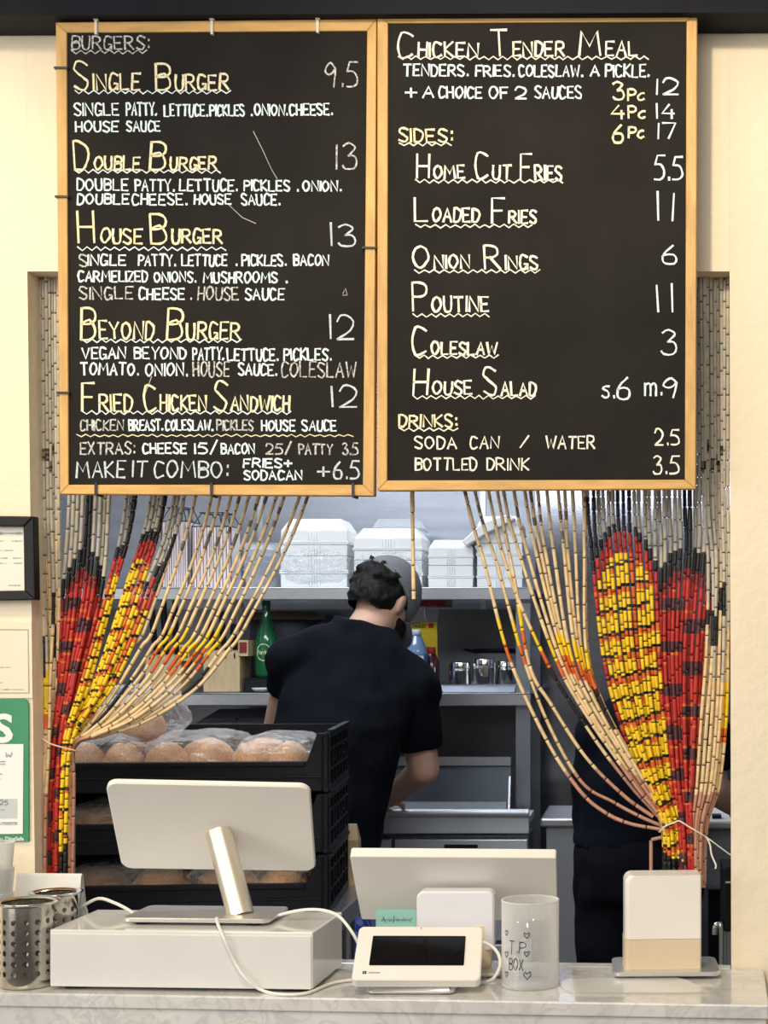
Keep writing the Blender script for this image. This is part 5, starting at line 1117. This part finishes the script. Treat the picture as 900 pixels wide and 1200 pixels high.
# ------------------------------------------------------------------ people
def fuse(name, mb, m_, parent, voxel=.011, it=4, disp=0, dscale=.06):
    o = mb.build('tmp', m_, None, True)
    r = o.modifiers.new('r', 'REMESH'); r.mode = 'VOXEL'; r.voxel_size = voxel; r.use_smooth_shade = True
    s = o.modifiers.new('s', 'SMOOTH'); s.iterations = it; s.factor = .5
    bpy.context.view_layer.update(); dg = bpy.context.evaluated_depsgraph_get()
    me = bpy.data.meshes.new_from_object(o.evaluated_get(dg)); bpy.data.objects.remove(o)
    inv = wm(parent).inverted()
    if disp:
        me.update()
        ns = [v.normal.copy() for v in me.vertices]
        for v, n in zip(me.vertices, ns): v.co = v.co+n*disp*mnoise.noise(v.co/dscale)
    for v in me.vertices: v.co = inv @ v.co
    me.materials.clear(); me.materials.append(m_)
    for p in me.polygons: p.use_smooth = True
    me.name = name; q = bpy.data.objects.new(name, me); C.objects.link(q); q.parent = parent; return q
def hand(mb, wrist, d, palm_n, side, s=1.0, curl=.5):
    """palm plus four unequal bent fingers and a thumb leaving the side of the palm"""
    d = d.normalized(); n = (palm_n-d*palm_n.dot(d)).normalized(); x = d.cross(n)*side
    pc = wrist+d*.085*s
    mb.loft([(wrist, x*.026*s, n*.019*s), (wrist+d*.04*s, x*.038*s, n*.016*s), (pc, x*.040*s, n*.013*s)], 14)
    for k, L in enumerate((.072, .080, .074, .058)):
        b = pc-d*.012*s+x*(.029-.0195*k)*s; d1 = (d-n*0+n*curl*.25).normalized(); d2 = (d+n*curl*1.1).normalized(); d3 = (d*.5+n*curl*1.8).normalized()
        p1 = b+d1*L*.48*s; p2 = p1+d2*L*.32*s; p3 = p2+d3*L*.24*s
        mb.cap(b, p1, .0098*s, .009*s, 8); mb.cap(p1, p2, .009*s, .008*s, 8); mb.cap(p2, p3, .008*s, .0065*s, 8)
    b = wrist+d*.03*s+x*.028*s; t1 = b+(d*.6+x*.8+n*.2).normalized()*.038*s; t2 = t1+(d*.9+x*.25+n*.45).normalized()*.032*s
    mb.cap(b, t1, .013*s, .0105*s, 8); mb.cap(t1, t2, .0105*s, .008*s, 8)
def headgeo(mb, c, f, u, s=1.0):
    f = f.normalized(); u = (u-f*u.dot(f)).normalized(); r = f.cross(u); R = Matrix((r, f, u)).transposed()
    def L(x, y, z): return c+r*x*s+f*y*s+u*z*s
    mb.ell(c+u*.02*s, (.076*s, .096*s, .098*s), 24, R=R)
    mb.loft([(L(0, .012, -.125), r*.030*s, f*.034*s), (L(0, .014, -.10), r*.050*s, f*.066*s), (L(0, .008, -.05), r*.064*s, f*.084*s), (L(0, 0, 0), r*.070*s, f*.090*s)], 18)
    mb.cap(L(0, .094, .012), L(0, .116, -.028), .010*s, .015*s, 10)                         # nose
    for q in (-1, 1):
        mb.ell(L(q*.031, .088, .016), (.014*s, .009*s, .010*s), 12, R=R)                     # eyes / lids
        mb.cap(L(q*.018, .094, .034), L(q*.046, .084, .034), .008*s, .007*s, 8)              # brows
        mb.ell(L(q*.077, -.006, -.012), (.010*s, .021*s, .033*s), 14, R=R @ Matrix.Rotation(q*.35, 3, 'Z'))   # ears
        mb.ell(L(q*.078, -.004, -.040), (.007*s, .010*s, .011*s), 10, R=R)
    mb.cap(L(-.020, .095, -.060), L(.020, .095, -.060), .008*s, .008*s, 8); mb.cap(L(-.016, .092, -.072), L(.016, .092, -.072), .008*s, .008*s, 8); mb.ell(L(0, .082, -.104), (.022*s, .016*s, .016*s), 12, R=R)
    return L, R, r, f, u
X3 = Vector((1, 0, 0)); Y3 = Vector((0, 1, 0)); Z3 = Vector((0, 0, 1))
# --- man in the cap
pel = at(368, 1008, 4.06); ches = at(400, 852, 4.12); shc = at(414, 782, 4.19); nb1 = at(431, 722, 4.235)
man = thing('person', 'person in a dark t-shirt and grey cap, seen from behind, bending over the prep fridge', 'person', (pel.x, pel.y, 0))
shL, shR = at(347, 776, 4.20), at(480, 808, 4.20); elL, elR = at(324, 866, 4.36), at(497, 902, 4.24); wrL, wrR = at(395, 935, 4.46), at(456, 936, 4.43)
legs = []
hd = at(451, 702, 4.30)
body = MB(); hf = Vector((.42, .70, -.52)); hu = Vector((.36, .50, .80))
body.loft([(pel+Z3*-.05, X3*.150, Y3*.105), (pel+Z3*.06, X3*.150, Y3*.10), (lerp(pel, ches, .45), X3*.135, Y3*.095), (ches, X3*.155, Y3*.105), (lerp(ches, shc, .6), X3*.165, Y3*.10), (shc, X3*.13, Y3*.08), (lerp(shc, nb1, .6), X3*.07, Y3*.06)])
body.cap(lerp(shc, nb1, .5), hd+Vector((-.006, -.012, -.025)), .062, .057, 16)
for sh, el, wr in ((shL, elL, wrL), (shR, elR, wrR)):
    body.cap(sh, el, .054, .044); body.cap(el, wr, .044, .028)
    hand(body, wr, (wr-el)+Vector((0, .06, .02)), Vector((0, -.15, -1)), 1 if sh is shL else -1)
for q in (-1, 1):
    hip = pel+X3*.085*q+Z3*-.06; kn = Vector((pel.x+.10*q, pel.y+.05, .49)); an = Vector((pel.x+.105*q, pel.y-.01, .085)); legs.append((hip, kn, an))
    body.cap(hip, kn, .078, .053); body.cap(kn, an, .052, .036); body.loft([(an+Vector((0, -.05, -.035)), X3*.036, Z3*.042), (an+Vector((0, .05, -.048)), X3*.042, Z3*.034), (an+Vector((0, .17, -.062)), X3*.036, Z3*.018)], 14)
Lh, Rh, hr, hff, huu = headgeo(body, hd, hf, hu, .98)
fuse('body', body, M['skin'], man, .0085, 3)
shirt = MB()
hem = lerp(pel, ches, -.05)
shirt.loft([(hem+Z3*-.03, X3*.172, Y3*.128), (lerp(pel, ches, .3), X3*.166, Y3*.122), (lerp(pel, ches, .6), X3*.166, Y3*.120), (ches, X3*.180, Y3*.128), (lerp(ches, shc, .5), X3*.186, Y3*.124), (lerp(ches, shc, .9), X3*.170, Y3*.110), (lerp(shc, nb1, .40), X3*.125, Y3*.092), (lerp(shc, nb1, .72), X3*.090, Y3*.080), (lerp(shc, nb1, .90)+X3*-.010, X3*.076+Z3*-.018, Y3*.070)], 28)
shirt.cap(shR, lerp(shR, elR, .74), .078, .066, 18, (False, True)); shirt.cap(shL, lerp(shL, elL, .36), .074, .064, 18, (False, True))
shirt.cap(lerp(shc, nb1, .50)+Vector((-.02, 0, -.02)), shL+X3*-.006, .082, .080); shirt.cap(lerp(shc, nb1, .34)+Vector((.01, 0, -.02)), shR+X3*.008, .084, .082)
fuse('t_shirt', shirt, M['shirt'], man, .010, 3, .010, .06)
tr = MB(); tr.loft([(pel+Z3*.05, X3*.160, Y3*.115), (pel, X3*.165, Y3*.12), (pel+Z3*-.09, X3*.160, Y3*.115)], 24)
for hip, kn, an in legs: tr.cap(hip, kn, .090, .068); tr.cap(kn, an+Z3*.02, .066, .056, 14, (False, True))
fuse('trousers', tr, M['trousers'], man, .013, 3, .006, .06)
for hip, kn, an in legs:
    sh_ = MB(); sh_.loft([(an+Vector((0, -.065, -.030)), X3*.040, Z3*.050), (an+Vector((0, .03, -.036)), X3*.047, Z3*.046), (an+Vector((0, .14, -.055)), X3*.044, Z3*.027), (an+Vector((0, .20, -.062)), X3*.030, Z3*.018)], 16); fuse('shoe', sh_, M['shoe'], man, .01, 2)
hairm = MB(); random.seed(3)
hairm.ell(Lh(0, -.012, .018), (.083, .099, .098), 24, R=Rh)
hairm.ell(Lh(0, -.055, -.025), (.070, .055, .060), 18, R=Rh)
for k in range(44):
    a_ = random.uniform(0, 2*PI); zz__ = random.uniform(-.3, .95); rr_ = math.sqrt(max(0, 1-zz__*zz__))
    x_, y_, z_ = .080*rr_*math.cos(a_), -.016+.096*rr_*math.sin(a_), .02+.094*zz__
    if y_ > .035: continue
    hairm.ell(Lh(x_, y_, z_), (.015, .018, .012), 10, R=Rh @ Matrix.Rotation(random.random()*3, 3, 'X'))
hair_o = fuse('hair', hairm, M['hair'], man, .006, 2, .006, .018)
def trim(o, keep):
    """drop the faces of a fused part whose centre fails keep(world point)"""
    bm = bmesh.new(); bm.from_mesh(o.data); W_ = wm(o)
    bad = [f for f in bm.faces if not keep(W_ @ f.calc_center_median())]; bmesh.ops.delete(bm, geom=bad, context='FACES'); bm.to_mesh(o.data); bm.free()
def hl(p): q = (p-hd)/.98; return q.dot(hr), q.dot(hff), q.dot(huu)
def keep_hair(p):
    x, y, z = hl(p)
    if z < -.065: return False
    if y > .03 and z < .045: return False
    if y*.48+(z-.022)*.88 > -.012: return False
    if abs(x) > .055 and -.02 < y and z < -.02: return False
    return True
trim(hair_o, keep_hair)
cd_ = (huu*1.0+hff*.55).normalized(); cf_ = (hff-cd_*hff.dot(cd_)).normalized(); cr_ = hr; cb = hd+huu*.022-cd_*.020
cp = MB(); cp.loft([(cb+cd_*.128*math.sin(k/9*PI/2), cr_*(.090*math.cos(k/9*PI/2)+.0005), cf_*(.110*math.cos(k/9*PI/2)+.0005)) for k in range(10)], 32)
cap_o = cp.build('cap_crown', M['cap'], man)
so = cap_o.modifiers.new('solid', 'SOLIDIFY'); so.thickness = .002
br_ = MB(); br_.slab([cb+cr_*math.cos(PI*k/12)*.078+cf_*(.075+math.sin(PI*k/12)*.095)-cd_*(.004+.012*abs(math.cos(PI*k/12))**2) for k in range(13)], cd_*.004); br_.build('cap_brim', M['cap'], man)
bt = MB(); bt.ell(cb+cd_*.129, (.008, .008, .005), 12); bt.build('cap_button', M['cap'], man)
bs_ = MB(); bs_.tube([cb+cr_*math.cos(PI*k/12)*.091-cf_*math.sin(PI*k/12)*.110+cd_*(.002) for k in range(13)], .005, 6); bs_.build('cap_band', M['cap'], man)
bd = MB(); bd.loft([(Lh(0, .060, -.118), hr*.032, hff*.032), (Lh(0, .050, -.085), hr*.054, hff*.054), (Lh(0, .04, -.045), hr*.070, hff*.060)], 20); beard = fuse('beard', bd, M['hair'], man, .007, 2, .003, .015)
trim(beard, lambda p: hl(p)[1] > .0)
# --- second person, half hidden by the curtain at the right
random.seed(5)
pY = 3.55
pel2 = at(748, 1000, pY); ch2 = at(758, 905, pY-.0); sh2 = at(766, 852, pY+.01); nk2 = at(768, 806, pY+.03); hd2 = at(770, 765, pY+.06)
w2_ = thing('person', 'person in dark navy clothes standing behind the right-hand bead curtain, one forearm showing', 'person', (pel2.x, pel2.y, 0))
sL, sR = at(704, 864, pY), at(824, 864, pY); eL, eR = at(700, 955, pY+.02), at(834, 922, pY+.0); kL, kR = at(735, 985, pY+.22), at(880, 955, pY+.12)
b2 = MB()
b2.loft([(pel2+Z3*-.05, X3*.130, Y3*.110), (pel2+Z3*.05, X3*.125, Y3*.10), (lerp(pel2, ch2, .6), X3*.118, Y3*.092), (ch2, X3*.130, Y3*.098), (sh2, X3*.125, Y3*.08), (lerp(sh2, nk2, .6), X3*.07, Y3*.06)])
b2.cap(lerp(sh2, nk2, .5), hd2+Z3*-.03, .056, .052, 16)
for a_, e_, k_ in ((sL, eL, kL), (sR, eR, kR)):
    b2.cap(a_, e_, .047, .040); b2.cap(e_, k_, .040, .027); hand(b2, k_, (k_-e_), Vector((0, 0, -1)), 1 if a_ is sL else -1, .92)
legs2 = []
for q in (-1, 1):
    hip = pel2+X3*.068*q+Z3*-.06; kn = Vector((pel2.x+.062*q, pel2.y-.03, .47)); an = Vector((pel2.x+.070*q, pel2.y+.0, .085)); legs2.append((hip, kn, an))
    b2.cap(hip, kn, .072, .050); b2.cap(kn, an, .053, .036); b2.loft([(an+Vector((0, -.05, -.035)), X3*.034, Z3*.042), (an+Vector((0, .05, -.048)), X3*.040, Z3*.034), (an+Vector((0, .16, -.062)), X3*.034, Z3*.018)], 14)
L2, R2, r2, f2, u2 = headgeo(b2, hd2, Vector((.45, .85, -.25)), Vector((.05, .2, 1)), .95)
fuse('body', b2, M['skin'], w2_, .009, 3)
s2_ = MB(); s2_.loft([(pel2+Z3*.02, X3*.152, Y3*.138), (lerp(pel2, ch2, .35), X3*.148, Y3*.128), (ch2, X3*.152, Y3*.123), (lerp(ch2, sh2, .7), X3*.155, Y3*.11), (lerp(sh2, nk2, .3), X3*.105, Y3*.088), (lerp(sh2, nk2, .6), X3*.075, Y3*.07)], 28)
s2_.cap(sL, eL, .064, .057, 16, (False, False)); s2_.cap(sR, lerp(sR, eR, .7), .066, .058, 16, (False, True)); s2_.cap(lerp(sh2, nk2, .45), sL, .075, .064); s2_.cap(lerp(sh2, nk2, .45), sR, .075, .066); s2_.cap(eL, lerp(eL, kL, .8), .054, .040, 14, (False, True))
fuse('sweater', s2_, M['shirt2'], w2_, .011, 3, .010, .08)
t2_ = MB(); t2_.loft([(pel2+Z3*.07, X3*.140, Y3*.126), (pel2, X3*.152, Y3*.142), (pel2+Z3*-.10, X3*.148, Y3*.132)], 24)
for hip, kn, an in legs2: t2_.cap(hip, kn, .086, .062); t2_.cap(kn, an+Z3*.02, .062, .048, 14, (False, True))
fuse('trousers', t2_, M['trousers'], w2_, .012, 3, .007, .06)
for hip, kn, an in legs2:
    sh_ = MB(); sh_.loft([(an+Vector((0, -.065, -.030)), X3*.038, Z3*.050), (an+Vector((0, .03, -.036)), X3*.045, Z3*.046), (an+Vector((0, .13, -.055)), X3*.042, Z3*.027), (an+Vector((0, .19, -.062)), X3*.028, Z3*.018)], 16); fuse('shoe', sh_, M['shoe'], w2_, .01, 2)
h2 = MB(); h2.ell(L2(0, -.012, .022), (.080, .100, .096), 24, R=R2); h2.ell(L2(0, -.06, -.03), (.066, .05, .07), 16, R=R2); h2.ell(L2(0, -.115, .03), (.042, .040, .042), 16, R=R2)
ho2 = fuse('hair', h2, M['hair'], w2_, .008, 2, .003, .02)
def keep2(p):
    q = p-hd2; return not (q.dot(f2) > .03 and q.dot(u2) < .05)
trim(ho2, keep2)
